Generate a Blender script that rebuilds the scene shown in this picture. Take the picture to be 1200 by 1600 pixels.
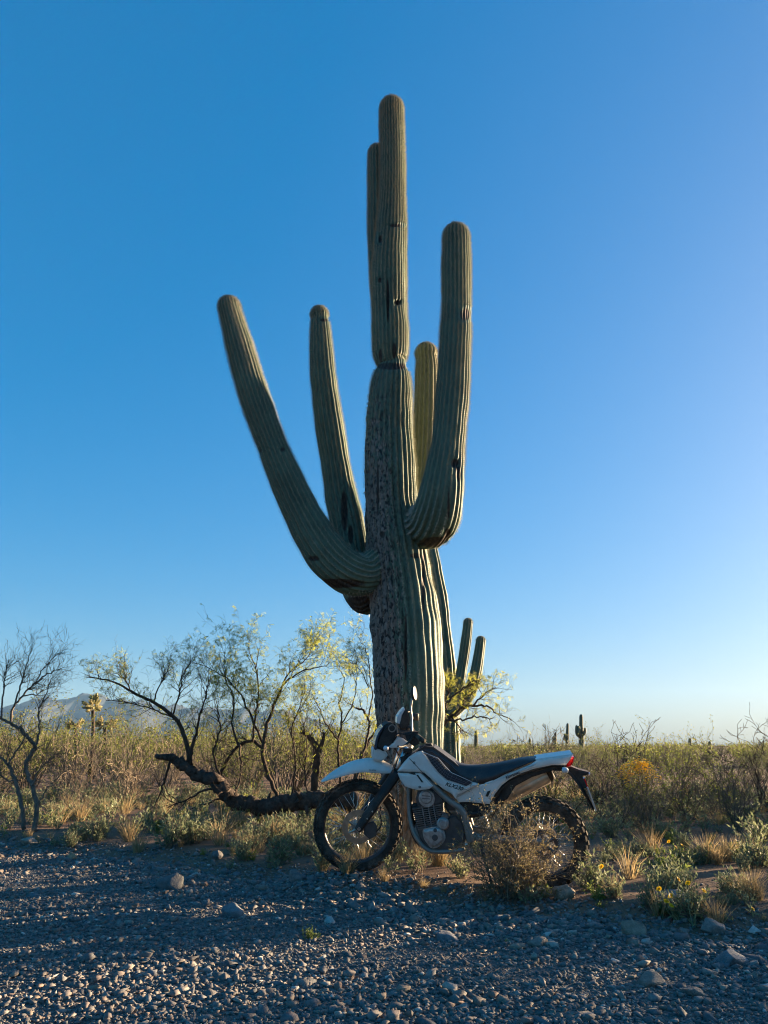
import bpy, bmesh, math, random
import numpy as np
from mathutils import Vector, Matrix, Quaternion

for o in list(bpy.data.objects):
    bpy.data.objects.remove(o, do_unlink=True)
SC = bpy.context.scene
COL = SC.collection
RAD = math.radians

# ------------------------------------------------------------------ camera
CAMZ = 1.0
FPX = 1200.0                      # focal length in photo pixels (photo is 1200 x 1600)
PITCH = math.atan(365.0 / FPX)    # the phone is tilted up; horizon at y = 1165
cam_d = bpy.data.cameras.new('camera')
cam = bpy.data.objects.new('camera', cam_d)
COL.objects.link(cam)
cam.location = (0, 0, CAMZ)
cam.rotation_euler = (RAD(90) + PITCH, 0, 0)
cam_d.sensor_fit = 'VERTICAL'
cam_d.sensor_height = 36.0
cam_d.lens = FPX / 1600.0 * 36.0
cam_d.clip_start = 0.05
cam_d.clip_end = 80000
SC.camera = cam

# ------------------------------------------------------------------ light
SUN_AZ = RAD(61)      # clockwise from +Y (to the right of the view direction)
SUN_EL = RAD(7.5)
SUN_DIR = Vector((math.sin(SUN_AZ) * math.cos(SUN_EL), math.cos(SUN_AZ) * math.cos(SUN_EL), math.sin(SUN_EL)))
world = bpy.data.worlds.new('World')
SC.world = world
world.use_nodes = True
wn = world.node_tree.nodes
wl = world.node_tree.links
wn.clear()
w_out = wn.new('ShaderNodeOutputWorld')
w_bg = wn.new('ShaderNodeBackground')
w_sky = wn.new('ShaderNodeTexSky')
w_sky.sky_type = 'NISHITA'
w_sky.sun_disc = False
w_sky.sun_elevation = SUN_EL
w_sky.sun_rotation = SUN_AZ
w_sky.altitude = 800
w_sky.air_density = 1.0
w_sky.dust_density = 4.6
w_sky.ozone_density = 5.0
w_bg.inputs['Strength'].default_value = 0.068
w_gam = wn.new('ShaderNodeGamma')            # a phone's gentle tone curve and saturation, the same over the whole sky
w_gam.inputs['Gamma'].default_value = 0.52
w_hs = wn.new('ShaderNodeHueSaturation')
w_hs.inputs['Hue'].default_value = 0.504
w_hs.inputs['Saturation'].default_value = 1.56
wl.new(w_sky.outputs['Color'], w_gam.inputs['Color'])
wl.new(w_gam.outputs['Color'], w_hs.inputs['Color'])
wl.new(w_hs.outputs['Color'], w_bg.inputs['Color'])
wl.new(w_bg.outputs['Background'], w_out.inputs['Surface'])
sun_d = bpy.data.lights.new('sun', 'SUN')
sun_d.energy = 5.0
sun_d.angle = RAD(0.5)
sun_d.color = (1.0, 0.74, 0.46)
sun = bpy.data.objects.new('sun', sun_d)
COL.objects.link(sun)
sun.rotation_euler = (-SUN_DIR).to_track_quat('-Z', 'Y').to_euler()
sun.location = (20, 14, 6)

SC.cycles.filter_width = 1.1
SC.view_settings.view_transform = 'Standard'
SC.view_settings.look = 'None'
SC.view_settings.gamma = 1.0
SC.view_settings.use_curve_mapping = False
SC.view_settings.exposure = 2.80

# ------------------------------------------------------------------ photo geometry helpers
CP, SP = math.cos(PITCH), math.sin(PITCH)

def ray(px, py):
    x = (px - 600.0) / FPX
    y = (800.0 - py) / FPX
    return Vector((x, CP - y * SP, SP + y * CP))

def at(px, py, Y):
    d = ray(px, py)
    return Vector((0, 0, CAMZ)) + d * (Y / d.y)

def mpp(px, py, Y):
    """metres per photo pixel at distance Y along the ground"""
    return Y / ray(px, py).y / FPX

# ------------------------------------------------------------------ noise (numpy, cheap)
_nr = np.random.RandomState(7)
_NW = [(_nr.normal(size=2), _nr.uniform(0, 6.28)) for _ in range(48)]

def wavy(x, y, freq, k0=0, n=10):
    s = 0
    for i in range(n):
        w, ph = _NW[(k0 + i) % 48]
        s = s + np.sin((w[0] * x + w[1] * y) * freq + ph + 1.7 * np.sin((w[1] * x - w[0] * y) * freq * 0.6 + ph * 2))
    return s / n * 1.6

# ------------------------------------------------------------------ ground shape
EX = np.array([-60, -30, -12, -7, -4.1, -2.04, -0.48, 0.42, 2.15, 4, 8, 20, 60.])
EY = np.array([49, 27, 14.2, 10.8, 8.9, 7.6, 6.3, 5.62, 4.75, 3.7, 1.2, -6.5, -34.])

def edge_y(x):
    x = np.asarray(x, float)
    return np.interp(x, EX, EY) + 0.10 * np.sin(x * 2.3 + 0.6) + 0.05 * np.sin(x * 6.1)

BUMPS = []     # (x, y, radius, target height)

def gz(x, y):
    x = np.asarray(x, float); y = np.asarray(y, float)
    e = (y - edge_y(x)) * 0.83           # distance beyond the road edge
    t = np.clip(e / 0.5 + 0.35, 0, 1)
    t = t * t * (3 - 2 * t)
    near = np.clip(1 - np.hypot(x, y) / 60, 0, 1)
    z = t * (0.075 + 0.03 * wavy(x, y, 1.1, 3) * near + 0.012 * wavy(x, y, 4.5, 20) * near)
    z = z + (1 - t) * (-0.012 + 0.006 * wavy(x, y, 2.0, 11) * near)
    far = np.clip((np.hypot(x, y) - 25) / 300, 0, 1)
    z = z + far * 0.4 * wavy(x, y, 0.012, 30)
    for bx, by, br, bz in BUMPS:
        w = np.exp(-((x - bx) ** 2 + (y - by) ** 2) / br ** 2)
        z = z * (1 - w) + bz * w
    return z

def g(x, y):
    return float(gz(x, y))

def gp(px, py):
    """where the sight line through a photo pixel meets the ground"""
    d = ray(px, py)
    z = 0.05
    for _ in range(12):
        t = (z - CAMZ) / d.z
        p = Vector((0, 0, CAMZ)) + d * t
        z = g(p.x, p.y)
    return Vector((p.x, p.y, z))

# ------------------------------------------------------------------ mesh building
def norm(v):
    x, y, z = v[0], v[1], v[2]
    return np.asarray(v, float) / max(math.sqrt(x * x + y * y + z * z), 1e-9)

def cross(a, b):
    a0, a1, a2 = a; b0, b1, b2 = b
    return np.array((a1 * b2 - a2 * b1, a2 * b0 - a0 * b2, a0 * b1 - a1 * b0))

class MB:
    """collects triangles and quads; build() links them as one mesh object"""
    def __init__(s):
        s.v = []; s.f = []; s.m = []; s.n = 0
    def add(s, verts, faces, mat=0):
        s.v.extend(verts)
        k = s.n
        s.f.extend([tuple(i + k for i in f) for f in faces])
        s.m.extend([mat] * len(faces))
        s.n += len(verts)
    def tube(s, pts, rads, sides=4, mat=0, caps=True, squash=None):
        pts = [np.asarray(p, float) for p in pts]
        n = len(pts)
        d = norm(pts[1] - pts[0])
        up = np.array([0, 0, 1.0]) if abs(d[2]) < 0.9 else np.array([1.0, 0, 0])
        a = norm(cross(d, up))
        vs = []
        for i in range(n):
            if i == 0: d = pts[1] - pts[0]
            elif i == n - 1: d = pts[-1] - pts[-2]
            else: d = pts[i + 1] - pts[i - 1]
            d = norm(d)
            a = norm(a - d * np.dot(a, d))
            b = cross(d, a)
            for k in range(sides):
                th = 2 * math.pi * k / sides
                vs.append(pts[i] + (a * math.cos(th) + b * math.sin(th)) * rads[i])
        fs = []
        for i in range(n - 1):
            for k in range(sides):
                k2 = (k + 1) % sides
                fs.append((i * sides + k, i * sides + k2, (i + 1) * sides + k2, (i + 1) * sides + k))
        if caps:
            fs.append(tuple(range(sides))[::-1])
            fs.append(tuple((n - 1) * sides + k for k in range(sides)))
        s.add(vs, fs, mat)
    def leaf(s, p, d, n, L, W, mat=0):
        """a folded leaf: four corners, diamond shaped"""
        p = np.asarray(p, float); d = norm(np.asarray(d, float))
        b = norm(cross(d, n))
        s.add([p, p + d * L * .45 + b * W * .5, p + d * L, p + d * L * .45 - b * W * .5], [(0, 1, 2, 3)], mat)
    def blade(s, p, d, n, L, W, bend, mat=0):
        p = np.asarray(p, float); d = norm(np.asarray(d, float))
        b = norm(cross(d, n))
        m = p + d * L * .55
        tip = m + norm(d + np.asarray(bend)) * L * .45
        s.add([p - b * W * .5, p + b * W * .5, m + b * W * .4, m - b * W * .4, tip], [(0, 1, 2, 3), (3, 2, 4)], mat)
    def box(s, c, ax, ay, az, mat=0):
        c = np.asarray(c, float); ax = np.asarray(ax, float); ay = np.asarray(ay, float); az = np.asarray(az, float)
        vs = [c + sx * ax + sy * ay + sz * az for sz in (-1, 1) for sy in (-1, 1) for sx in (-1, 1)]
        s.add(vs, [(0, 2, 3, 1), (4, 5, 7, 6), (0, 1, 5, 4), (2, 6, 7, 3), (0, 4, 6, 2), (1, 3, 7, 5)], mat)
    def arrays(s):
        return np.array(s.v, float), s.f, s.m
    def mesh(s, name, mats, smooth=False, inv=None):
        me = bpy.data.meshes.new(name)
        vs = [tuple(v) for v in s.v] if inv is None else [tuple(inv @ Vector(v)) for v in s.v]
        me.from_pydata(vs, [], s.f)
        for m in mats: me.materials.append(m)
        if len(mats) > 1: me.polygons.foreach_set('material_index', s.m)
        if smooth: me.polygons.foreach_set('use_smooth', [True] * len(me.polygons))
        me.update()
        return me
    def build(s, name, mats, parent=None, smooth=False, inv=None):
        if not isinstance(mats, (list, tuple)): mats = [mats]
        return link(name, s.mesh(name, mats, smooth, inv), parent)

def link(name, me, parent=None):
    o = bpy.data.objects.new(name, me)
    COL.objects.link(o)
    if parent is not None: o.parent = parent
    return o

def mesh_np(name, verts, quads=None, tris=None, smooth=False):
    me = bpy.data.meshes.new(name)
    nq = 0 if quads is None else len(quads)
    nt = 0 if tris is None else len(tris)
    me.vertices.add(len(verts))
    me.vertices.foreach_set('co', np.asarray(verts, np.float32).ravel())
    loops = []
    if nq: loops.append(np.asarray(quads, np.int32).ravel())
    if nt: loops.append(np.asarray(tris, np.int32).ravel())
    loops = np.concatenate(loops)
    me.loops.add(len(loops))
    me.loops.foreach_set('vertex_index', loops)
    starts = np.concatenate([np.arange(nq) * 4, nq * 4 + np.arange(nt) * 3]).astype(np.int32)
    me.polygons.add(nq + nt)
    me.polygons.foreach_set('loop_start', starts)
    if smooth: me.polygons.foreach_set('use_smooth', np.ones(nq + nt, bool))
    me.update(calc_edges=True)
    return me

def empty(name, loc, rz=0.0):
    o = bpy.data.objects.new(name, None)
    COL.objects.link(o)
    o.location = loc
    o.rotation_euler = (0, 0, rz)
    o.empty_display_size = 0.2
    return o

def tag(o, label=None, cat=None, group=None, kind=None):
    if label: o['label'] = label
    if cat: o['category'] = cat
    if group: o['group'] = group
    if kind: o['kind'] = kind
    return o

def catmull(P, k=6):
    """resample a polyline of row vectors as a smooth curve"""
    P = np.asarray(P, float)
    Q = np.vstack([2 * P[0] - P[1], P, 2 * P[-1] - P[-2]])
    out = []
    for i in range(1, len(Q) - 2):
        p0, p1, p2, p3 = Q[i - 1], Q[i], Q[i + 1], Q[i + 2]
        for j in range(k):
            t = j / k
            out.append(0.5 * ((2 * p1) + (-p0 + p2) * t + (2 * p0 - 5 * p1 + 4 * p2 - p3) * t * t + (-p0 + 3 * p1 - 3 * p2 + p3) * t ** 3))
    out.append(Q[-2])
    return np.array(out)

# ------------------------------------------------------------------ materials
def new_mat(name):
    m = bpy.data.materials.new(name)
    m.use_nodes = True
    nt = m.node_tree
    b = nt.nodes['Principled BSDF']
    return m, nt, b

def N(nt, kind, **kw):
    n = nt.nodes.new(kind)
    for k, v in kw.items(): setattr(n, k, v)
    return n

def ramp(nt, fac, stops):
    r = N(nt, 'ShaderNodeValToRGB')
    els = r.color_ramp.elements
    while len(els) < len(stops): els.new(0.5)
    for e, (p, c) in zip(els, stops):
        e.position = p
        e.color = (*c, 1) if len(c) == 3 else c
    nt.links.new(fac, r.inputs['Fac'])
    return r.outputs['Color']

def noise(nt, scale, detail=4, rough=0.55, coord='Object', stretch=None):
    tc = N(nt, 'ShaderNodeTexCoord')
    src = tc.outputs[coord]
    if stretch:
        mp = N(nt, 'ShaderNodeMapping')
        mp.inputs['Scale'].default_value = stretch
        nt.links.new(src, mp.inputs['Vector']); src = mp.outputs['Vector']
    n = N(nt, 'ShaderNodeTexNoise')
    n.inputs['Scale'].default_value = scale
    n.inputs['Detail'].default_value = detail
    n.inputs['Roughness'].default_value = rough
    nt.links.new(src, n.inputs['Vector'])
    return n.outputs['Fac']

def mixc(nt, fac, a, b, mode='MIX'):
    m = N(nt, 'ShaderNodeMix', data_type='RGBA', blend_type=mode)
    for sock, val in ((m.inputs['Factor'], fac), (m.inputs[6], a), (m.inputs[7], b)):
        if hasattr(val, 'is_linked'): nt.links.new(val, sock)
        elif isinstance(val, (int, float)): sock.default_value = val
        else: sock.default_value = (*val, 1)
    return m.outputs[2]

def math_n(nt, op, a, b=None, clamp=False):
    m = N(nt, 'ShaderNodeMath', operation=op, use_clamp=clamp)
    for sock, val in zip(m.inputs, (a, b)):
        if val is None: continue
        if hasattr(val, 'is_linked'): nt.links.new(val, sock)
        else: sock.default_value = val
    return m.outputs[0]

def bump(nt, b, height, strength=0.4, dist=0.01):
    n = N(nt, 'ShaderNodeBump')
    n.inputs['Strength'].default_value = strength
    n.inputs['Distance'].default_value = dist
    nt.links.new(height, n.inputs['Height'])
    nt.links.new(n.outputs['Normal'], b.inputs['Normal'])

def simple(name, c, rough=0.5, metal=0.0, var=0.12, scale=25.0, coat=0.0, spec=0.5, bmp=0.0, dust=0.0):
    """a solid colour with a little procedural unevenness in tone and gloss"""
    m, nt, b = new_mat(name)
    f = noise(nt, scale)
    dark = tuple(x * (1 - var) for x in c); lite = tuple(min(1, x * (1 + var)) for x in c)
    col = ramp(nt, f, [(0.3, dark), (0.7, lite)])
    if dust:      # trail dust caught in patches and specks
        d1 = noise(nt, 7, 6, 0.7); d2 = noise(nt, 110, 3, 0.7)
        dm = math_n(nt, 'MULTIPLY', ramp(nt, d1, [(0.42, (0.15, 0.15, 0.15)), (0.68, (1, 1, 1))]), ramp(nt, d2, [(0.35, (0.3, 0.3, 0.3)), (0.65, (1, 1, 1))]))
        col = mixc(nt, math_n(nt, 'MULTIPLY', dm, dust), col, (0.26, 0.20, 0.145))
    nt.links.new(col, b.inputs['Base Color'])
    r = math_n(nt, 'MULTIPLY_ADD', f, 0.3); r.node.inputs[2].default_value = max(0.02, rough - 0.15)
    nt.links.new(r, b.inputs['Roughness'])
    b.inputs['Metallic'].default_value = metal
    b.inputs['Coat Weight'].default_value = coat
    b.inputs['Specular IOR Level'].default_value = spec
    if bmp: bump(nt, b, f, bmp, 0.005)
    return m

def leafy(name, cols, transl=0.35, rough=0.6, per='island'):
    """thin leaf: colour varies leaf by leaf; part of the light passes through"""
    m, nt, b = new_mat(name)
    geo = N(nt, 'ShaderNodeNewGeometry')
    oi = N(nt, 'ShaderNodeObjectInfo')
    f = math_n(nt, 'MULTIPLY_ADD', geo.outputs['Random Per Island'], 0.7)
    nt.links.new(math_n(nt, 'MULTIPLY', oi.outputs['Random'], 0.3), f.node.inputs[2])
    k = len(cols)
    c = ramp(nt, f, [(i / max(1, k - 1) * 0.9 + 0.05, cc) for i, cc in enumerate(cols)])
    nt.links.new(c, b.inputs['Base Color'])
    b.inputs['Roughness'].default_value = rough
    b.inputs['Specular IOR Level'].default_value = 0.25
    tr = N(nt, 'ShaderNodeBsdfTranslucent')
    nt.links.new(c, tr.inputs['Color'])
    mx = N(nt, 'ShaderNodeMixShader')
    mx.inputs['Fac'].default_value = transl
    nt.links.new(b.outputs[0], mx.inputs[1]); nt.links.new(tr.outputs[0], mx.inputs[2])
    nt.links.new(mx.outputs[0], nt.nodes['Material Output'].inputs['Surface'])
    return m

def bark(name, c0, c1, scale=14.0, stretch=(1, 1, 0.35)):
    m, nt, b = new_mat(name)
    f = noise(nt, scale, 6, 0.65, stretch=stretch)
    nt.links.new(ramp(nt, f, [(0.3, c0), (0.72, c1)]), b.inputs['Base Color'])
    b.inputs['Roughness'].default_value = 0.9
    b.inputs['Specular IOR Level'].default_value = 0.2
    bump(nt, b, f, 0.8, 0.02)
    return m
# ================================================================== LAND
# the motorcycle's frame (position of its axles) fixes the ground under its wheels
class Frame:
    def __init__(s, o, u, n, w): s.o, s.u, s.n, s.w = Vector(o), Vector(u), Vector(n), Vector(w)
    def W(s, a, o, b): return s.o + s.u * a + s.n * o + s.w * b
    def ab(s, px, py, off=0.0):
        d = ray(px, py)
        q = s.o + s.n * off - Vector((0, 0, CAMZ))
        t = q.dot(s.n) / d.dot(s.n)
        p = Vector((0, 0, CAMZ)) + d * t - s.o
        return p.dot(s.u), p.dot(s.w)
    def P(s, px, py, off=0.0):
        a, b = s.ab(px, py, off)
        return s.W(a, off, b)

LEAN = RAD(7)
R_FRONT, R_REAR = 0.336, 0.322
AX_F = at(559, 1289, 6.28)
AX_R = at(850, 1316, 6.10)          # wheelbase 1.39 m, the rear a little nearer
_u = (AX_F - AX_R).normalized()
_nh = Vector((_u.y, -_u.x, 0)).normalized()
if _nh.y > 0: _nh = -_nh
_w = (Vector((0, 0, 1)) * math.cos(LEAN) + _nh * math.sin(LEAN))
_w = (_w - _u * _w.dot(_u)).normalized()
_n = _u.cross(_w)
if _n.y > 0: _n = -_n
BIKE = Frame(AX_R, _u, _n, _w)
STEER = RAD(14)
FORK = Frame(AX_F, _u * math.cos(STEER) + _n * math.sin(STEER), _n * math.cos(STEER) - _u * math.sin(STEER), _w)
CON_F = AX_F - _w * R_FRONT
CON_R = AX_R - _w * R_REAR
BUMPS.append((CON_F.x, CON_F.y, 0.5, CON_F.z + 0.012))
BUMPS.append((CON_R.x, CON_R.y, 0.5, CON_R.z + 0.012))
print('axles', AX_F, AX_R, 'contacts', CON_F, CON_R)

def mat_soil():
    m, nt, b = new_mat('desert_soil')
    big = noise(nt, 0.6, 5)
    mid = noise(nt, 6, 6, 0.65)
    fine = noise(nt, 90, 4, 0.7)
    c = ramp(nt, mid, [(0.25, (0.085, 0.052, 0.036)), (0.5, (0.15, 0.092, 0.062)), (0.78, (0.23, 0.155, 0.105))])
    c2 = ramp(nt, big, [(0.35, (0.19, 0.14, 0.095)), (0.65, (0.13, 0.08, 0.055))])
    c3 = mixc(nt, 0.45, c, c2)
    sp = ramp(nt, fine, [(0.52, (1, 1, 1)), (0.7, (1.6, 1.5, 1.4))])
    nt.links.new(mixc(nt, 1.0, c3, sp, 'MULTIPLY'), b.inputs['Base Color'])
    b.inputs['Roughness'].default_value = 0.95
    b.inputs['Specular IOR Level'].default_value = 0.15
    h = math_n(nt, 'ADD', mid, math_n(nt, 'MULTIPLY', fine, 0.5))
    bump(nt, b, h, 0.7, 0.03)
    return m

def mat_roadbed():
    m, nt, b = new_mat('road_grit')
    mid = noise(nt, 5, 6, 0.7)
    tc = N(nt, 'ShaderNodeTexCoord')
    vo = N(nt, 'ShaderNodeTexVoronoi'); vo.inputs['Scale'].default_value = 95
    nt.links.new(tc.outputs['Object'], vo.inputs['Vector'])
    c = ramp(nt, mid, [(0.3, (0.066, 0.062, 0.058)), (0.7, (0.145, 0.132, 0.118))])
    cc = N(nt, 'ShaderNodeSeparateColor'); nt.links.new(vo.outputs['Color'], cc.inputs[0])
    v = ramp(nt, cc.outputs[0], [(0.1, (0.6, 0.6, 0.6)), (0.9, (1.5, 1.45, 1.4))])
    nt.links.new(mixc(nt, 1.0, c, v, 'MULTIPLY'), b.inputs['Base Color'])
    b.inputs['Roughness'].default_value = 0.9
    h = math_n(nt, 'SUBTRACT', 1.0, vo.outputs['Distance'])
    bump(nt, b, h, 0.9, 0.01)
    return m

def mat_stone(name, per_object=False):
    m, nt, b = new_mat(name)
    if per_object:
        r = N(nt, 'ShaderNodeObjectInfo').outputs['Random']
    else:
        r = N(nt, 'ShaderNodeNewGeometry').outputs['Random Per Island']
    c = ramp(nt, r, [(0.0, (0.090, 0.090, 0.096)), (0.16, (0.158, 0.150, 0.146)), (0.3, (0.111, 0.117, 0.120)), (0.42, (0.210, 0.173, 0.147)),
                     (0.54, (0.138, 0.146, 0.158)), (0.64, (0.188, 0.132, 0.105)), (0.76, (0.247, 0.232, 0.217)), (0.86, (0.128, 0.120, 0.114)), (0.94, (0.240, 0.195, 0.150)), (1.0, (0.450, 0.427, 0.398))])
    f = noise(nt, 60, 5, 0.7)
    v = ramp(nt, f, [(0.3, (0.7, 0.7, 0.7)), (0.72, (1.25, 1.22, 1.18))])
    nt.links.new(mixc(nt, 1.0, c, v, 'MULTIPLY'), b.inputs['Base Color'])
    b.inputs['Roughness'].default_value = 0.75
    b.inputs['Specular IOR Level'].default_value = 0.2
    bump(nt, b, f, 0.5, 0.006)
    return m

def make_ground():
    t = np.linspace(-1, 1, 340)
    ax = 2.0 * np.sinh(10.1 * t)
    ay = 5.0 + 2.0 * np.sinh(10.1 * t)
    X, Y = np.meshgrid(ax, ay)
    Z = gz(X, Y)
    v = np.stack([X.ravel(), Y.ravel(), Z.ravel()], 1)
    n = len(t)
    i, j = np.meshgrid(np.arange(n - 1), np.arange(n - 1))
    a = (j * n + i).ravel()
    q = np.stack([a, a + 1, a + n + 1, a + n], 1)
    me = mesh_np('ground', v, q, smooth=True)
    me.materials.append(mat_soil())
    tag(link('ground', me), kind='structure')

def road_z(x, y):
    e = (edge_y(x) - y) * 0.83
    return gz(x, y) + 0.008 - 0.05 * np.clip(1 - e / 0.22, 0, 1) + 0.004 * wavy(x, y, 9, 5)

def make_road():
    xs = np.concatenate([np.linspace(-40, -9, 80)[:-1], np.linspace(-9, 6, 170), np.linspace(6, 24, 50)[1:]])
    ss = np.concatenate([np.linspace(-0.3, 4, 84), np.linspace(4, 8.5, 40)[1:]])
    X, S = np.meshgrid(xs, ss)
    Y = edge_y(X) - S / 0.83
    Z = road_z(X, Y)
    v = np.stack([X.ravel(), Y.ravel(), Z.ravel()], 1)
    n = len(xs)
    i, j = np.meshgrid(np.arange(n - 1), np.arange(len(ss) - 1))
    a = (j * n + i).ravel()
    q = np.stack([a, a + n, a + n + 1, a + 1], 1)
    me = mesh_np('gravel_road', v, q, smooth=True)
    me.materials.append(mat_roadbed())
    return tag(link('gravel_road', me), kind='structure')

def ico(sub):
    bm = bmesh.new()
    bmesh.ops.create_icosphere(bm, subdivisions=sub, radius=1.0)
    v = np.array([x.co[:] for x in bm.verts]); f = np.array([[y.index for y in x.verts] for x in bm.faces])
    bm.free()
    return v, f

def stone_shape(rs, sub, angular=1.0):
    """a broken rock: a ball cut by random planes"""
    v, f = ico(sub)
    v = v * rs.uniform(0.85, 1.1, (len(v), 1))
    for _ in range(11 if sub > 1 else 6):
        nrm = norm(rs.normal(size=3)); d = rs.uniform(0.38, 0.8)
        k = v @ nrm - d
        v = v - np.outer(np.clip(k, 0, None) * angular, nrm)
    v = v * np.array([1.0, rs.uniform(0.5, 0.95), rs.uniform(0.24, 0.52)])
    return v, f

def chip_shape(rs, n):
    """an angular broken chip: the hull of a few random points"""
    while True:
        bm = bmesh.new()
        for _ in range(n):
            p = norm(rs.normal(size=3)) * rs.uniform(.8, 1.1)
            bm.verts.new(p * np.array([1.0, .75, .5]))
        r = bmesh.ops.convex_hull(bm, input=bm.verts)
        junk = [q for q in r['geom_interior'] if isinstance(q, bmesh.types.BMVert)]
        bmesh.ops.delete(bm, geom=junk, context='VERTS')
        bmesh.ops.triangulate(bm, faces=bm.faces)
        bmesh.ops.recalc_face_normals(bm, faces=bm.faces)
        bm.verts.index_update()
        v = np.array([q.co[:] for q in bm.verts]); f = np.array([[y.index for y in q.verts] for q in bm.faces])
        bm.free()
        if len(f) >= 10: return v, f

def rot_rand(rs, tilt=0.32):
    q = Quaternion((0, 0, 1), rs.uniform(0, 6.28)) @ Quaternion(Vector(norm(rs.normal(size=3))), rs.normal() * tilt)
    return np.array(q.to_matrix())

def make_gravel(road):
    rs = np.random.RandomState(11)
    n = 92000
    y = 2.85 + (rs.uniform(0, 1, n) ** 1.3) * 6.6
    x = rs.uniform(-1, 1, n) * (0.48 * y + 0.45)
    e = (edge_y(x) - y) * 0.83
    size = 0.0118 * np.exp(rs.normal(size=n) * 0.48)
    size = np.clip(size, 0.005, 0.05) * (1 + 0.25 * wavy(x, y, 1.6, 9)) * (1 + 0.45 * np.exp(-((e - 0.25) / 0.35) ** 2))
    track = np.exp(-((e - 1.35) / .28) ** 2) + np.exp(-((e - 2.9) / .3) ** 2)      # wheel tracks run along the road
    size = size * (1 - .25 * track)
    keep = (e > -0.45) & (rs.uniform(0, 1, n) < np.clip(1.0 + e / 0.3, 0.03, 1))
    x, y, e, size = x[keep], y[keep], e[keep], size[keep]
    # a scatter of bigger stones
    m = 1000
    y2 = 2.6 + (rs.uniform(0, 1, m) ** 1.1) * 6.6
    x2 = rs.uniform(-1, 1, m) * (0.55 * y2 + 0.6)
    e2 = (edge_y(x2) - y2) * 0.83
    s2 = np.clip(0.0165 * np.exp(rs.normal(size=m) * 0.40), 0.011, 0.05) * (1 + 0.45 * np.exp(-((e2 - 0.2) / 0.4) ** 2))
    k2 = (e2 > -0.2)
    x2, y2, s2 = x2[k2], y2[k2], s2[k2]
    inview = (np.abs(x2) < 0.50 * y2) & (y2 > 3.0)
    order = np.argsort(-(s2 / y2) * inview)
    big = order[:300]; rest = order[300:]
    shapes = [chip_shape(rs, 18) for _ in range(14)]
    sm = mat_stone('loose_stone', True)
    meshes = []
    for v, f in shapes:
        me = mesh_np('stone', v, tris=f)
        me.materials.append(sm)
        meshes.append(me)
    for k in big:
        o = link('stone', meshes[rs.randint(14)], road)
        z = float(road_z(x2[k], y2[k])) if True else 0
        z = max(z, g(x2[k], y2[k]))
        o.location = (x2[k], y2[k], z + s2[k] * 0.08)
        o.rotation_euler = (rs.normal() * .35, rs.normal() * .35, rs.uniform(0, 6.28))
        s = float(s2[k]); o.scale = (s * rs.uniform(1, 1.35), s * rs.uniform(.8, 1.1), s * rs.uniform(.8, 1.15))
    x = np.concatenate([x, x2[rest]]); y = np.concatenate([y, y2[rest]]); size = np.concatenate([size, s2[rest]])
    z = np.maximum(road_z(x, y), gz(x, y))
    protos = [chip_shape(rs, 9) for _ in range(24)]
    V, F, off = [], [], 0
    for p, (v, f) in enumerate(protos):
        idx = np.where(np.arange(len(x)) % 24 == p)[0]
        for c in np.array_split(idx, 40):
            if len(c) == 0: continue
            R = rot_rand(rs)
            vv = (v @ R.T)[None] * size[c][:, None, None] * rs.uniform(0.8, 1.25, (len(c), 1, 3))
            vv = vv + np.stack([x[c], y[c], z[c] + size[c] * 0.1], 1)[:, None]
            V.append(vv.reshape(-1, 3))
            F.append((f[None] + (off + np.arange(len(c)) * len(v))[:, None, None]).reshape(-1, 3))
            off += len(c) * len(v)
    me = mesh_np('gravel', np.concatenate(V), tris=np.concatenate(F))
    me.materials.append(mat_stone('gravel_stone'))
    o = tag(link('gravel', me, road), kind='stuff')
    print('gravel stones', len(x))
    # pebbles scattered over the bare soil
    n = 5000
    y = 4.6 + (rs.uniform(0, 1, n) ** 1.3) * 9
    x = rs.uniform(-0.9, 1, n) * (0.56 * y + 0.6)
    e = (y - edge_y(x)) * 0.83
    k = (e > 0.05) & (rs.uniform(0, 1, n) < 0.75 * np.exp(-e / 2.2) + 0.12)
    x, y = x[k], y[k]
    size = np.clip(0.008 * np.exp(rs.normal(size=len(x)) * 0.5), 0.004, 0.03)
    z = gz(x, y)
    V, F, off = [], [], 0
    for i in range(len(x)):
        v, f = protos[i % 24]
        V.append(v @ rot_rand(rs).T * size[i] + np.array([x[i], y[i], z[i] + size[i] * .25]))
        F.append(f + off); off += len(v)
    me = mesh_np('soil_pebbles', np.concatenate(V), tris=np.concatenate(F))
    m = mat_stone('soil_pebble')
    me.materials.append(m)
    tag(link('soil_pebbles', me), 'small loose pebbles scattered over the reddish soil', 'pebbles', kind='stuff')

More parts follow.
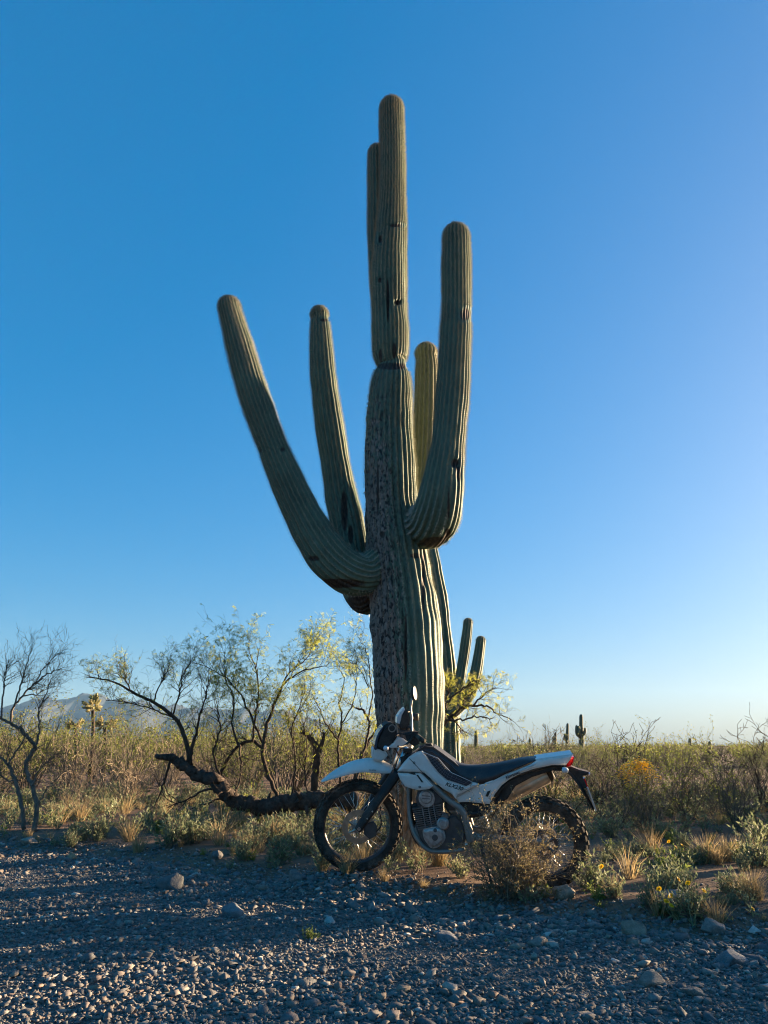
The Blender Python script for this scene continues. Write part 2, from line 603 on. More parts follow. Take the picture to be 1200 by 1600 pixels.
ROCKS = [  # px, py (bottom centre), width px, height px, colour, label
    (265, 1392, 60, 27, (0.14, 0.138, 0.135), 'large flat grey rock in the shaded gravel left of the front wheel'),
    (360, 1436, 40, 24, (0.20, 0.215, 0.225), 'pale blue-grey rock in the gravel below the large flat rock'),
    (462, 1380, 24, 22, (0.24, 0.20, 0.18), 'upright brownish rock at the gravel edge left of the front tyre'),
    (110, 1344, 17, 13, (0.50, 0.30, 0.17), 'small rock coloured sunlit orange on the left road edge'),  # the low sun's orange is put into this rock's colour
    (838, 1408, 48, 28, (0.34, 0.26, 0.19), 'tan rounded rock at the foot of the bush before the rear wheel'),
    (884, 1422, 36, 24, (0.36, 0.27, 0.19), 'tan angular rock just right of the rounded one below the rear tyre'),
    (990, 1466, 46, 26, (0.30, 0.235, 0.17), 'big brown squarish rock in the gravel at lower right'),
    (1050, 1438, 58, 22, (0.27, 0.255, 0.24), 'long grey flat rock beside the yellow daisies'),
    (1115, 1462, 46, 24, (0.29, 0.24, 0.21), 'broad brown rock right of the long grey flat one'),
    (842, 1482, 36, 16, (0.28, 0.24, 0.20), 'low flat brown stone in the gravel below the tan rocks'),
    (698, 1472, 46, 17, (0.21, 0.21, 0.22), 'low flat grey stone in the middle of the gravel'),
    (340, 1340, 22, 14, (0.22, 0.205, 0.195), 'grey stone on the road edge among the left herbs'),
    (1150, 1512, 60, 26, (0.22, 0.22, 0.225), 'big grey slab in the gravel near the right border'),
    (40, 1322, 34, 14, (0.40, 0.31, 0.24), 'pale flat stone under the bare tree on the left'),
    (1020, 1545, 52, 22, (0.25, 0.215, 0.175), 'long brown stone near the bottom right'),
    (780, 1456, 20, 16, (0.30, 0.25, 0.20), 'small tan block standing in the gravel below the bush'),
    (1085, 1560, 40, 22, (0.24, 0.2, 0.17), 'dark brown stone right of the long brown one at bottom right'),
]

def make_rocks():
    rs = np.random.RandomState(5)
    for px, py, w, h, c, lab in ROCKS:
        p = gp(px, py)
        k = mpp(px, py, p.y)
        c = tuple(q * .8 for q in c)
        rx, rz = w * k * .5, h * k * .62
        ry = rx * rs.uniform(.65, .9)
        v, f = stone_shape(rs, 3, 0.9)
        v = v / np.abs(v).max(0) * np.array([rx, ry, rz])
        a = rs.uniform(-.3, .3)
        v[:, 2] += 0.03 * rx * np.sin(v[:, 0] / rx * 7 + a) * (np.abs(v[:, 2]) / rz)
        me = mesh_np('rock', v, tris=f)
        m, nt, b = new_mat('rock_surface')
        n1 = noise(nt, 22, 6, 0.65); n2 = noise(nt, 120, 4, 0.7)
        cc = ramp(nt, n1, [(0.3, tuple(x * .62 for x in c)), (0.55, c), (0.75, tuple(min(1, x * 1.35) for x in c))])
        nt.links.new(mixc(nt, 1.0, cc, ramp(nt, n2, [(0.3, (.8, .8, .8)), (.7, (1.2, 1.2, 1.2))]), 'MULTIPLY'), b.inputs['Base Color'])
        b.inputs['Roughness'].default_value = .85
        bump(nt, b, math_n(nt, 'ADD', n1, math_n(nt, 'MULTIPLY', n2, .4)), 0.8, 0.02)
        me.materials.append(m)
        o = link('rock', me)
        o.location = (p.x, p.y + ry * .5, p.z + rz * .45)
        tag(o, lab, 'rock', 'loose rocks along the road edge')

def make_mountains():
    prof = np.array([(-900, 1118), (-600, 1095), (-420, 1108), (-250, 1090), (-120, 1112), (-40, 1104), (0, 1108), (30, 1102), (58, 1094), (72, 1093), (95, 1100), (112, 1094), (132, 1087), (146, 1089), (158, 1088), (172, 1096),
                     (190, 1094), (205, 1100), (222, 1096), (245, 1106), (275, 1103), (300, 1110), (330, 1108), (362, 1112), (385, 1106), (410, 1114), (440, 1110), (470, 1121), (500, 1126), (530, 1136), (560, 1146), (600, 1154), (650, 1160), (720, 1168)], float)
    m, nt, b = new_mat('mountain_slope_haze_tint')
    f = noise(nt, 0.004, 6, 0.6)
    nt.links.new(ramp(nt, f, [(0.35, (0.030, 0.037, 0.046)), (0.65, (0.056, 0.062, 0.070))]), b.inputs['Base Color'])  # cool tint of distance haze put into the slope colour
    b.inputs['Roughness'].default_value = 1.0
    b.inputs['Specular IOR Level'].default_value = 0.1
    Y0 = 11000.0
    xs = np.linspace(-900, 720, 420)
    top = np.interp(xs, prof[:, 0], prof[:, 1])
    rs = np.random.RandomState(3)
    top = 1165 - (1165 - top) * 1.06 + 1.6 * np.sin(xs * .35) * np.sin(xs * .13 + 1) + 0.7 * np.sin(xs * .9 + 2)
    rows = 46
    V = []
    for j in range(rows):
        t = j / (rows - 1)                    # 0 = foot (near), 0.6 = crest, 1 = far foot
        h = np.clip(t / 0.62, 0, 1) if t <= 0.62 else 1 - (t - 0.62) / 0.38
        for i, px in enumerate(xs):
            P = at(px, top[i], Y0)
            y = Y0 - 3600 * (0.62 - t) / 0.62 if t <= .62 else Y0 + 2600 * (t - .62) / .38
            x = P.x / Y0 * (0.35 * y + .65 * Y0)
            sp = np.sin(x * .0042 + 1.5 * np.sin(y * .0011 + x * .0009)) * .55 + np.sin(x * .0101 + y * .002) * .28
            hh = P.z * (h ** 1.25) * (1 + 0.55 * sp * (1 - abs(2 * h - 1)) * (1 if h < .999 else 0))
            V.append((x, y, max(-3, hh - 3)))
    n = len(xs)
    i, j = np.meshgrid(np.arange(n - 1), np.arange(rows - 1))
    a = (j * n + i).ravel()
    me = mesh_np('mountains', np.array(V), np.stack([a, a + 1, a + n + 1, a + n], 1), smooth=True)
    me.materials.append(m)
    tag(link('mountains', me), kind='structure')

make_ground()
ROAD = make_road()
make_gravel(ROAD)
make_rocks()
make_mountains()
# ================================================================== SAGUAROS
def mat_cactus(name, green, tan=(0.46, 0.39, 0.25)):
    m, nt, b = new_mat(name)
    def attr(n):
        a = N(nt, 'ShaderNodeAttribute'); a.attribute_name = n
        return a.outputs['Fac']
    n1 = noise(nt, 3.0, 5)
    n2 = noise(nt, 26, 5, 0.7, stretch=(1, 1, 0.5))
    n3 = noise(nt, 48, 3, 0.6, stretch=(1, 1, 0.45))
    g0 = tuple(x * .78 for x in green); g1 = tuple(x * 1.2 for x in green)
    c = ramp(nt, n1, [(0.3, g0), (0.7, g1)])
    c = mixc(nt, math_n(nt, 'MULTIPLY', attr('ridge'), 0.22), c, tan)
    # corky grey-brown bark of old age, with black flecks
    bk = math_n(nt, 'ADD', attr('bark'), math_n(nt, 'MULTIPLY', math_n(nt, 'SUBTRACT', n2, 0.5), 1.5))
    bm = ramp(nt, bk, [(0.42, (0, 0, 0)), (0.62, (1, 1, 1))])
    bcol = ramp(nt, n2, [(0.3, (0.075, 0.058, 0.047)), (0.7, (0.29, 0.235, 0.19))])
    c = mixc(nt, bm, c, bcol)
    fl = math_n(nt, 'MULTIPLY', ramp(nt, n3, [(0.535, (0, 0, 0)), (0.58, (1, 1, 1))]), math_n(nt, 'ADD', attr('bark'), 0.12), clamp=True)
    c = mixc(nt, math_n(nt, 'MULTIPLY', fl, 1.5, clamp=True), c, (0.02, 0.015, 0.012))
    sc = math_n(nt, 'ADD', attr('scar'), math_n(nt, 'MULTIPLY', math_n(nt, 'SUBTRACT', n3, 0.5), 0.8))
    c = mixc(nt, ramp(nt, sc, [(0.35, (0, 0, 0)), (0.6, (1, 1, 1))]), c, ramp(nt, n3, [(0.4, (0.012, 0.009, 0.007)), (0.65, (0.07, 0.05, 0.035))]))  # black scar tissue; in nest holes the inner dark is put into the colour
    wd = attr('wood')
    wcol = ramp(nt, n2, [(0.3, (0.12, 0.07, 0.04)), (0.7, (0.42, 0.28, 0.17))])
    c = mixc(nt, wd, c, wcol)
    nt.links.new(c, b.inputs['Base Color'])
    b.inputs['Roughness'].default_value = 0.62
    b.inputs['Specular IOR Level'].default_value = 0.3
    bump(nt, b, n2, 0.35, 0.012)
    return m

def mat_spine():
    return simple('cactus_spines', (0.49, 0.455, 0.365), 0.7, var=.2)

CACTUS_M = mat_cactus('saguaro_skin', (0.080, 0.128, 0.088))
CACTUS_BOUNCE = mat_cactus('saguaro_skin_bounce_tint', (0.155, 0.15, 0.075))  # bounced light put into the skin colour as a yellow tint
CACTUS_F = mat_cactus('saguaro_skin_far', (0.07, 0.085, 0.05))
SPINE_M = mat_spine()

def project(v):
    d = v - np.array([0, 0, CAMZ])
    yy = d[:, 1] * CP + d[:, 2] * SP
    up = -d[:, 1] * SP + d[:, 2] * CP
    return 600 + FPX * d[:, 0] / yy, 800 - FPX * up / yy

def stem(path, nrib, step=0.02, tip=True, seed=0, scars=(), amp=0.15, per=8, barkfn=None, ref=None):
    """path rows: px, py, width px, Y.  returns verts, quads, attributes, spine points"""
    rs = np.random.RandomState(seed)
    C = []
    for px, py, w, Y in path:
        p = at(px, py, Y)
        C.append((p.x, p.y, p.z, w * .5 * mpp(px, py, Y)))
    C = catmull(np.array(C), 10)
    seg = np.linalg.norm(np.diff(C[:, :3], axis=0), axis=1)
    s = np.concatenate([[0], np.cumsum(seg)])
    L = s[-1]
    Rt = C[-1, 3]
    ss = np.arange(0, L - Rt * 1.15 if tip else L, step)
    if tip:
        th = np.linspace(0, math.pi / 2, 16)
        ss = np.concatenate([ss, L - Rt * 1.15 * (1 - np.sin(th))])
    c = np.stack([np.interp(ss, s, C[:, k]) for k in range(3)], 1)
    R = np.interp(ss, s, C[:, 3])
    if tip:
        u = np.clip((ss - (L - Rt * 1.15)) / (Rt * 1.15), 0, 1)
        R = R * np.sqrt(np.clip(1 - u ** 2.2, 0.0004, 1))
    R = R * (1 + 0.020 * np.sin(ss * 3.9 + seed) + 0.016 * np.sin(ss * 8.3 + seed * 2) + 0.008 * np.sin(ss * 23 + seed * 3))
    T = np.gradient(c, axis=0) if len(c) > 2 else None
    T /= np.linalg.norm(T, axis=1)[:, None]
    a = np.array([1.0, 0, 0]) if ref is None else np.array(ref, float)
    A = []
    for t in T:
        a = norm(a - t * np.dot(a, t)); A.append(a)
    A = np.array(A); B = np.cross(T, A)
    m = nrib * per
    th = np.arange(m) / m * 2 * math.pi
    wob = 0.10 * np.sin(ss * 2.1 + seed)[:, None] / nrib * 6 + 0.03 * np.sin(ss * 7 + seed)[:, None] / nrib * 6
    ph = th[None] + wob * 0.4
    pr = np.abs(np.cos(nrib * ph / 2))
    prof = pr ** 0.8
    ribamp = 1 + 0.35 * np.sin(2.7 * th[None] + 1.3 * np.sin(ss[:, None] * 1.1) + seed) + 0.2 * np.sin(ss[:, None] * 4.3 + 5 * th[None])
    rr = R[:, None] * (1 + amp * ribamp * (prof - 0.62)) * (1 + 0.010 * np.sin(ss[:, None] * 17 + 3 * th[None]) + 0.012 * np.sin(ss[:, None] * 6.1 - 2 * th[None] + seed)) * (1 + 0.02 * np.sin(2 * th[None] + ss[:, None] * 0.9 + seed))
    V = c[:, None] + rr[..., None] * (np.cos(th)[None, :, None] * A[:, None] + np.sin(th)[None, :, None] * B[:, None])
    # knobbly areoles along each ridge
    V = V.reshape(-1, 3)
    ridge = (pr ** 22).ravel()
    cc = np.repeat(c, m, 0)
    out = V - cc
    face = -(out * (V - np.array([0, 0, CAMZ]))).sum(1)
    px, py = project(V)
    scar = np.zeros(len(V))
    for sx, sy, rx, ry, dep in scars:
        d = np.hypot((px - sx) / rx, (py - sy) / ry)
        k = np.clip(1.6 - d * 1.1, 0, 1) * (face > 0)
        scar = np.maximum(scar, np.clip(1.7 - d * 1.15, 0, 1) * (face > 0))
        V = V - out / np.maximum(np.linalg.norm(out, axis=1), 1e-6)[:, None] * (k * dep)[:, None]
    bark_a = np.zeros(len(V)); wood = np.zeros(len(V))
    if barkfn is not None:
        bark_a, wood = barkfn(px, py, V)
        # raised, cracked cork: small uneven lumps drawn out along the stem
        S = np.repeat(ss, m); TH = np.tile(th, len(ss))
        cr = np.sin(S * 41 + 3 * np.sin(TH * 7)) * np.sin(TH * 31 + 2.2 * np.sin(S * 13)) + .7 * np.sin(S * 83 + TH * 11) * np.sin(TH * 53 + S * 7)
        k = np.clip(bark_a - .3, 0, 1) + wood * .9
        V = V + out / np.maximum(np.linalg.norm(out, axis=1), 1e-6)[:, None] * (cr * k * .011)[:, None]
    i, j = np.meshgrid(np.arange(m), np.arange(len(ss) - 1))
    aa = (j * m + i).ravel(); bb = (j * m + (i + 1) % m).ravel()
    q = np.stack([aa, bb, bb + m, aa + m], 1)
    # areoles
    sp = []
    for k in range(nrib):
        th_r = 2 * math.pi * k / nrib
        for r_i in np.arange(0, len(ss) - 3, max(1, int(0.026 / step))):
            tt = th_r - wob[r_i, 0] * 0.4
            rad = R[r_i] * (1 + amp * 0.38)
            dirn = math.cos(tt) * A[r_i] + math.sin(tt) * B[r_i]
            sp.append((c[r_i] + dirn * rad * 0.995, dirn, T[r_i]))
    # no spines inside scars and holes, few left on old bark
    P = np.array([q_[0] for q_ in sp]); D = np.array([q_[1] for q_ in sp])
    spx, spy = project(P)
    near = (D * (P - np.array([0, 0, CAMZ]))).sum(1) < 0
    drop = np.zeros(len(P), bool)
    for sx, sy, rx, ry, dep in scars:
        drop |= near & (np.hypot((spx - sx) / rx, (spy - sy) / ry) < 1.7)
    if barkfn is not None:
        bk, wd = barkfn(spx, spy, P)
        drop |= rs.uniform(0, 1, len(P)) < np.clip((bk - .25) * 1.5 + wd, 0, .97)
    sp = [q_ for q_, d_ in zip(sp, drop) if not d_]
    return dict(v=V, q=q, ridge=ridge, scar=scar, bark=bark_a, wood=wood, spines=sp)

def stem_obj(name, d, mat, parent, base, spines=True, seed=0):
    me = mesh_np(name, d['v'] - np.array(base), d['q'], smooth=True)
    for k in ('ridge', 'scar', 'bark', 'wood'):
        a = me.attributes.new(k, 'FLOAT', 'POINT')
        a.data.foreach_set('value', np.asarray(d[k], np.float32))
    me.materials.append(mat)
    o = link(name, me, parent)
    if spines:
        rs = np.random.RandomState(seed)
        P, DR, TT = (np.repeat(np.array([q[k] for q in d['spines']]), 6, 0) for k in range(3))
        n_ = len(P)
        side = np.cross(DR, TT)
        DD = DR * .9 + side * rs.uniform(-.9, .9, (n_, 1)) + TT * rs.uniform(-.8, .6, (n_, 1))
        DD /= np.linalg.norm(DD, axis=1)[:, None]
        wv = np.cross(DD, TT); wv = wv / np.maximum(np.linalg.norm(wv, axis=1), 1e-6)[:, None] * .0022
        V = np.stack([P - wv - DR * .004, P + wv - DR * .004, P + DD * rs.uniform(.018, .042, (n_, 1))], 1).reshape(-1, 3)
        F = np.arange(n_ * 3).reshape(-1, 3)
        sm = mesh_np('spines', V - np.array(base), tris=F)
        sm.materials.append(SPINE_M)
        tag(link('spines', sm, o), kind='stuff')
    return o

def main_bark(px, py, V):
    # old bark on the lower trunk, thickest on its left side and at the foot
    z = V[:, 2]; x = V[:, 0]
    cx = 0.16 - 0.02 * z
    left = np.clip((cx - x + 0.14) / 0.26, 0, 1)
    h = np.clip((5.6 - z) / 2.2, 0, 1)
    lo = np.clip((2.9 - z) / 1.2, 0, 1)
    b = 0.16 + 0.50 * left * h + 0.34 * lo * left
    b = np.where(x > cx + 0.14, b * .3, b)
    wood = np.clip((0.72 - z + 0.08 * np.sin(px * .4)) / 0.3, 0, 1)
    return b, wood

def arm_bark(k=0.12):
    def f(px, py, V):
        return np.full(len(V), k), np.zeros(len(V))
    return f

def make_main_saguaro():
    Y = 7.5
    base = at(640, 1334, Y); base.z = g(base.x, base.y)
    root = empty('saguaro_cactus', base)
    tag(root, 'giant saguaro cactus with several upraised arms towering behind the motorcycle', 'cactus')
    trunk = [(636, 1345, 62, Y), (637, 1300, 58, Y), (639, 1250, 70, Y), (641, 1205, 90, Y), (642, 1180, 97, Y), (640, 1100, 102, Y), (635, 1000, 104, Y), (628, 920, 100, Y), (620, 860, 92, Y), (612, 790, 80, Y), (609, 700, 76, Y),
             (609, 650, 70, Y), (611, 605, 63, Y), (612, 589, 57, Y), (613, 578, 48, Y), (614, 572, 40, Y), (611, 566, 45, Y), (610, 554, 51, Y), (610, 520, 54, Y), (608, 470, 54, Y), (608, 420, 52, Y), (611, 360, 45, Y), (613, 300, 40, Y), (613, 230, 37, Y), (612, 190, 35, Y), (612, 155, 33, Y)]
    scars = [(593, 373, 3.2, 6, .03), (606, 470, 2.2, 32, .02), (622, 472, 5, 4, .035), (618, 352, 10, 2.5, .008), (593, 437, 2.6, 4, .02), (594, 555, 3, 10, .01), (613, 572, 26, 5, .012), (616, 548, 3, 12, .006),
             (597, 835, 4, 5, .010), (662, 905, 2.6, 50, .014), (590, 765, 1.8, 42, .006), (650, 868, 9, 4, .008), (634, 1010, 2.2, 55, .012)]
    d = stem(trunk, 28, 0.02, True, 1, scars, 0.10, 6, main_bark)
    t = stem_obj('trunk', d, CACTUS_M, root, base, True, 1)
    arms = [
        # the big left arm, swinging out in front
        ('sweeping', [(590, 885, 58, 7.45), (572, 898, 58, 7.38), (548, 896, 66, 7.3), (520, 876, 66, 7.26), (495, 843, 60, 7.25), (470, 798, 54, 7.25), (448, 750, 50, 7.25), (427, 700, 47, 7.25), (408, 650, 45, 7.25), (391, 600, 44, 7.25), (376, 548, 41, 7.25), (363, 500, 36, 7.25), (358, 480, 34, 7.25), (357, 465, 33, 7.25)],
         [(405, 705, 3, 4, .02), (442, 702, 4, 3, .008), (528, 912, 40, 7, .01), (490, 873, 9, 4, .01)], CACTUS_M, 23, 'longest arm, dark green, curving out to the left'),
        # the narrower left arm behind it
        ('narrow', [(590, 920, 44, 7.62), (573, 937, 50, 7.68), (560, 915, 52, 7.72), (551, 870, 50, 7.75), (543, 820, 50, 7.78), (533, 775, 48, 7.8), (522, 710, 43, 7.8), (512, 645, 41, 7.8), (505, 590, 37, 7.8), (502, 545, 35, 7.8), (500, 507, 29, 7.8), (500, 499, 24, 7.8), (499, 492, 26, 7.8), (498, 480, 25, 7.8)],
         [(538, 798, 5, 32, .016), (548, 835, 4, 14, .01), (560, 945, 20, 16, .008), (506, 500, 6, 2.5, .006)], CACTUS_M, 20, 'slimmer left arm with a long black scar near its foot'),
        # the right arm, coming forward and then up
        ('right', [(622, 812, 34, 7.56), (645, 820, 48, 7.5), (663, 823, 64, 7.36), (677, 815, 73, 7.18), (687, 786, 71, 7.04), (694, 740, 60, 6.98), (700, 695, 54, 6.98), (704, 650, 51, 6.98), (708, 600, 49, 6.98), (711, 540, 47, 6.98), (713, 480, 45, 6.98), (713, 420, 43, 6.98), (713, 385, 41, 6.98), (712, 352, 38, 6.98)],
         [(727, 491, 8, 8.5, .010), (712, 724, 6.5, 7, .03), (717, 740, 4, 12, .012), (684, 848, 28, 8, .012), (700, 838, 5, 12, .012), (701, 790, 1.6, 26, .005)], CACTUS_M, 23, 'thick right arm with a round dark nest hole'),
        # the yellowish arm behind
        ('yellow', [(640, 850, 40, 7.7), (654, 810, 44, 7.85), (660, 770, 42, 7.93), (664, 700, 39, 7.95), (666, 640, 37, 7.95), (667, 590, 35, 7.95), (667, 568, 32, 7.95), (666, 560, 31, 7.95), (666, 552, 33, 7.95), (665, 537, 28, 7.95)],
         [], CACTUS_BOUNCE, 18, 'short yellowish arm half hidden by the thick right arm'),
        # second stem beside the top
        ('twin', [(603, 505, 30, 7.56), (598, 460, 34, 7.62), (594, 410, 34, 7.66), (592, 350, 33, 7.68), (591, 290, 31, 7.69), (590, 250, 29, 7.7), (589, 228, 25, 7.7)],
         [(582, 400, 2, 4, .01)], CACTUS_M, 18, 'slim twin stem tucked against the left of the top'),
    ]
    for k, (nm, path, sc, mat, nr, lab) in enumerate(arms):
        d = stem(path, nr, 0.02, True, 10 + k, sc, 0.10, 6, arm_bark(0.10 if k != 1 else 0.2))
        o = stem_obj('arm', d, mat, root, base, True, 20 + k)
        o['label'] = lab
    return root

def make_back_saguaro():
    Y = 12.2
    base = at(702, 1250, Y); base.z = g(base.x, base.y)
    root = empty('saguaro_cactus', base)
    tag(root, 'slender saguaro with two low arms standing behind the giant one', 'cactus')
    trunk = [(697, 1290, 46, Y), (696, 1240, 46, Y), (695, 1180, 46, Y), (693, 1100, 46, Y), (687, 1020, 42, Y), (680, 950, 40, Y), (671, 890, 36, Y), (665, 850, 32, Y), (662, 815, 28, Y)]
    d = stem(trunk, 15, 0.035, True, 31, [(690, 1000, 4, 5, .02)], 0.16, 7, arm_bark(.18))
    stem_obj('trunk', d, CACTUS_M, root, base, True, 31)
    for k, path in enumerate([
        [(695, 1112, 18, Y - .1), (708, 1098, 18, Y - .15), (717, 1070, 17, Y - .2), (724, 1030, 16, Y - .2), (729, 995, 15, Y - .2), (732, 966, 13, Y - .2)],
        [(697, 1118, 22, Y - .1), (715, 1104, 21, Y - .25), (732, 1085, 20, Y - .3), (742, 1058, 18, Y - .3), (748, 1025, 16, Y - .3), (752, 994, 14, Y - .3)]]):
        d = stem(path, 11, 0.03, True, 40 + k, [], 0.16, 7, arm_bark(.1))
        stem_obj('arm', d, CACTUS_M, root, base, True, 41 + k)

def make_far_saguaros():
    FAR = [
        ([(744, 1170, 6, 80), (744, 1155, 6, 80), (744, 1142, 5, 80)], [], 'distant armless saguaro stub just right of the slender saguaro'),
        ([(828, 1172, 4, 110), (828, 1162, 4.5, 110), (828, 1154, 4, 110)], [], 'tiny distant saguaro stub below the bare grey bush'),
        ([(909, 1172, 8, 130), (908.5, 1150, 7.5, 130), (908, 1132, 6, 130), (908, 1116, 5, 130)],
         [[(908, 1152, 4.5, 130), (903, 1149, 4.5, 129.6), (901, 1144, 4.5, 129.5), (901, 1133, 4, 129.5)], [(908, 1150, 4, 130), (912.5, 1147, 4, 129.6), (914, 1143, 4, 129.6), (914, 1137, 3.5, 129.6)], [(908, 1153, 4, 130), (905, 1146, 4, 129.2), (904.5, 1139, 4, 129.2), (904.5, 1134, 3.4, 129.2)]], 'distant candelabra saguaro with several short arms on the skyline'),
        ([(886, 1174, 5, 150), (886.5, 1150, 5, 150), (887, 1130, 3.6, 150)],
         [[(886, 1158, 3, 150), (883, 1156, 3, 149.8), (882.5, 1152, 3, 149.8), (882.5, 1146, 2.6, 149.8)]], 'distant thin saguaro with one small arm left of the candelabra one'),
        ([(868, 1174, 4, 170), (868, 1158, 4, 170), (868, 1144, 3, 170)],
         [[(868, 1160, 2.6, 170), (865, 1158, 2.6, 169.8), (864.6, 1154, 2.6, 169.8), (864.6, 1150, 2.2, 169.8)]], 'small faint saguaro behind the bare grey bush on the skyline'),
        ([(1078, 1174, 5, 150), (1078, 1162, 5, 150), (1078, 1153, 4, 150)], [], 'far saguaro stub on the right skyline, left of its neighbour'),
        ([(1109, 1174, 5, 120), (1109, 1166, 5, 120), (1109, 1158, 4, 120)], [], 'far dark saguaro stub on the right skyline, nearest the border'),
    ]
    for k, (tr, arms, lab) in enumerate(FAR):
        b = at(tr[0][0], tr[0][1], tr[0][3]); b.z = g(b.x, b.y)
        root = empty('saguaro_cactus', b)
        tag(root, lab, 'cactus', 'distant saguaros on the skyline')
        tr = [(tr[0][0], tr[0][1] + 6, tr[0][2], tr[0][3])] + tr
        d = stem(tr, 12, 0.15, True, 60 + k, [], .14, 4)
        stem_obj('trunk', d, CACTUS_F, root, b, False)
        for a in arms:
            d = stem(a, 10, 0.12, True, 70 + k, [], .14, 4)
            stem_obj('arm', d, CACTUS_F, root, b, False)

make_main_saguaro()
make_back_saguaro()
make_far_saguaros()
# ================================================================== MOTORCYCLE
def z1(*pts):
    return [(460 + x / 2.4, 1040 + y / 2.4) for x, y in pts]

def closed_smooth(P, k):
    if k < 2: return P
    P = [np.array(p) for p in P]; n = len(P); out = []
    for i in range(n):
        p0, p1, p2, p3 = P[i - 1], P[i], P[(i + 1) % n], P[(i + 2) % n]
        for j in range(k):
            t = j / k
            out.append(tuple(0.5 * ((2 * p1) + (-p0 + p2) * t + (2 * p0 - 5 * p1 + 4 * p2 - p3) * t * t + (-p0 + 3 * p1 - 3 * p2 + p3) * t ** 3)))
    return out

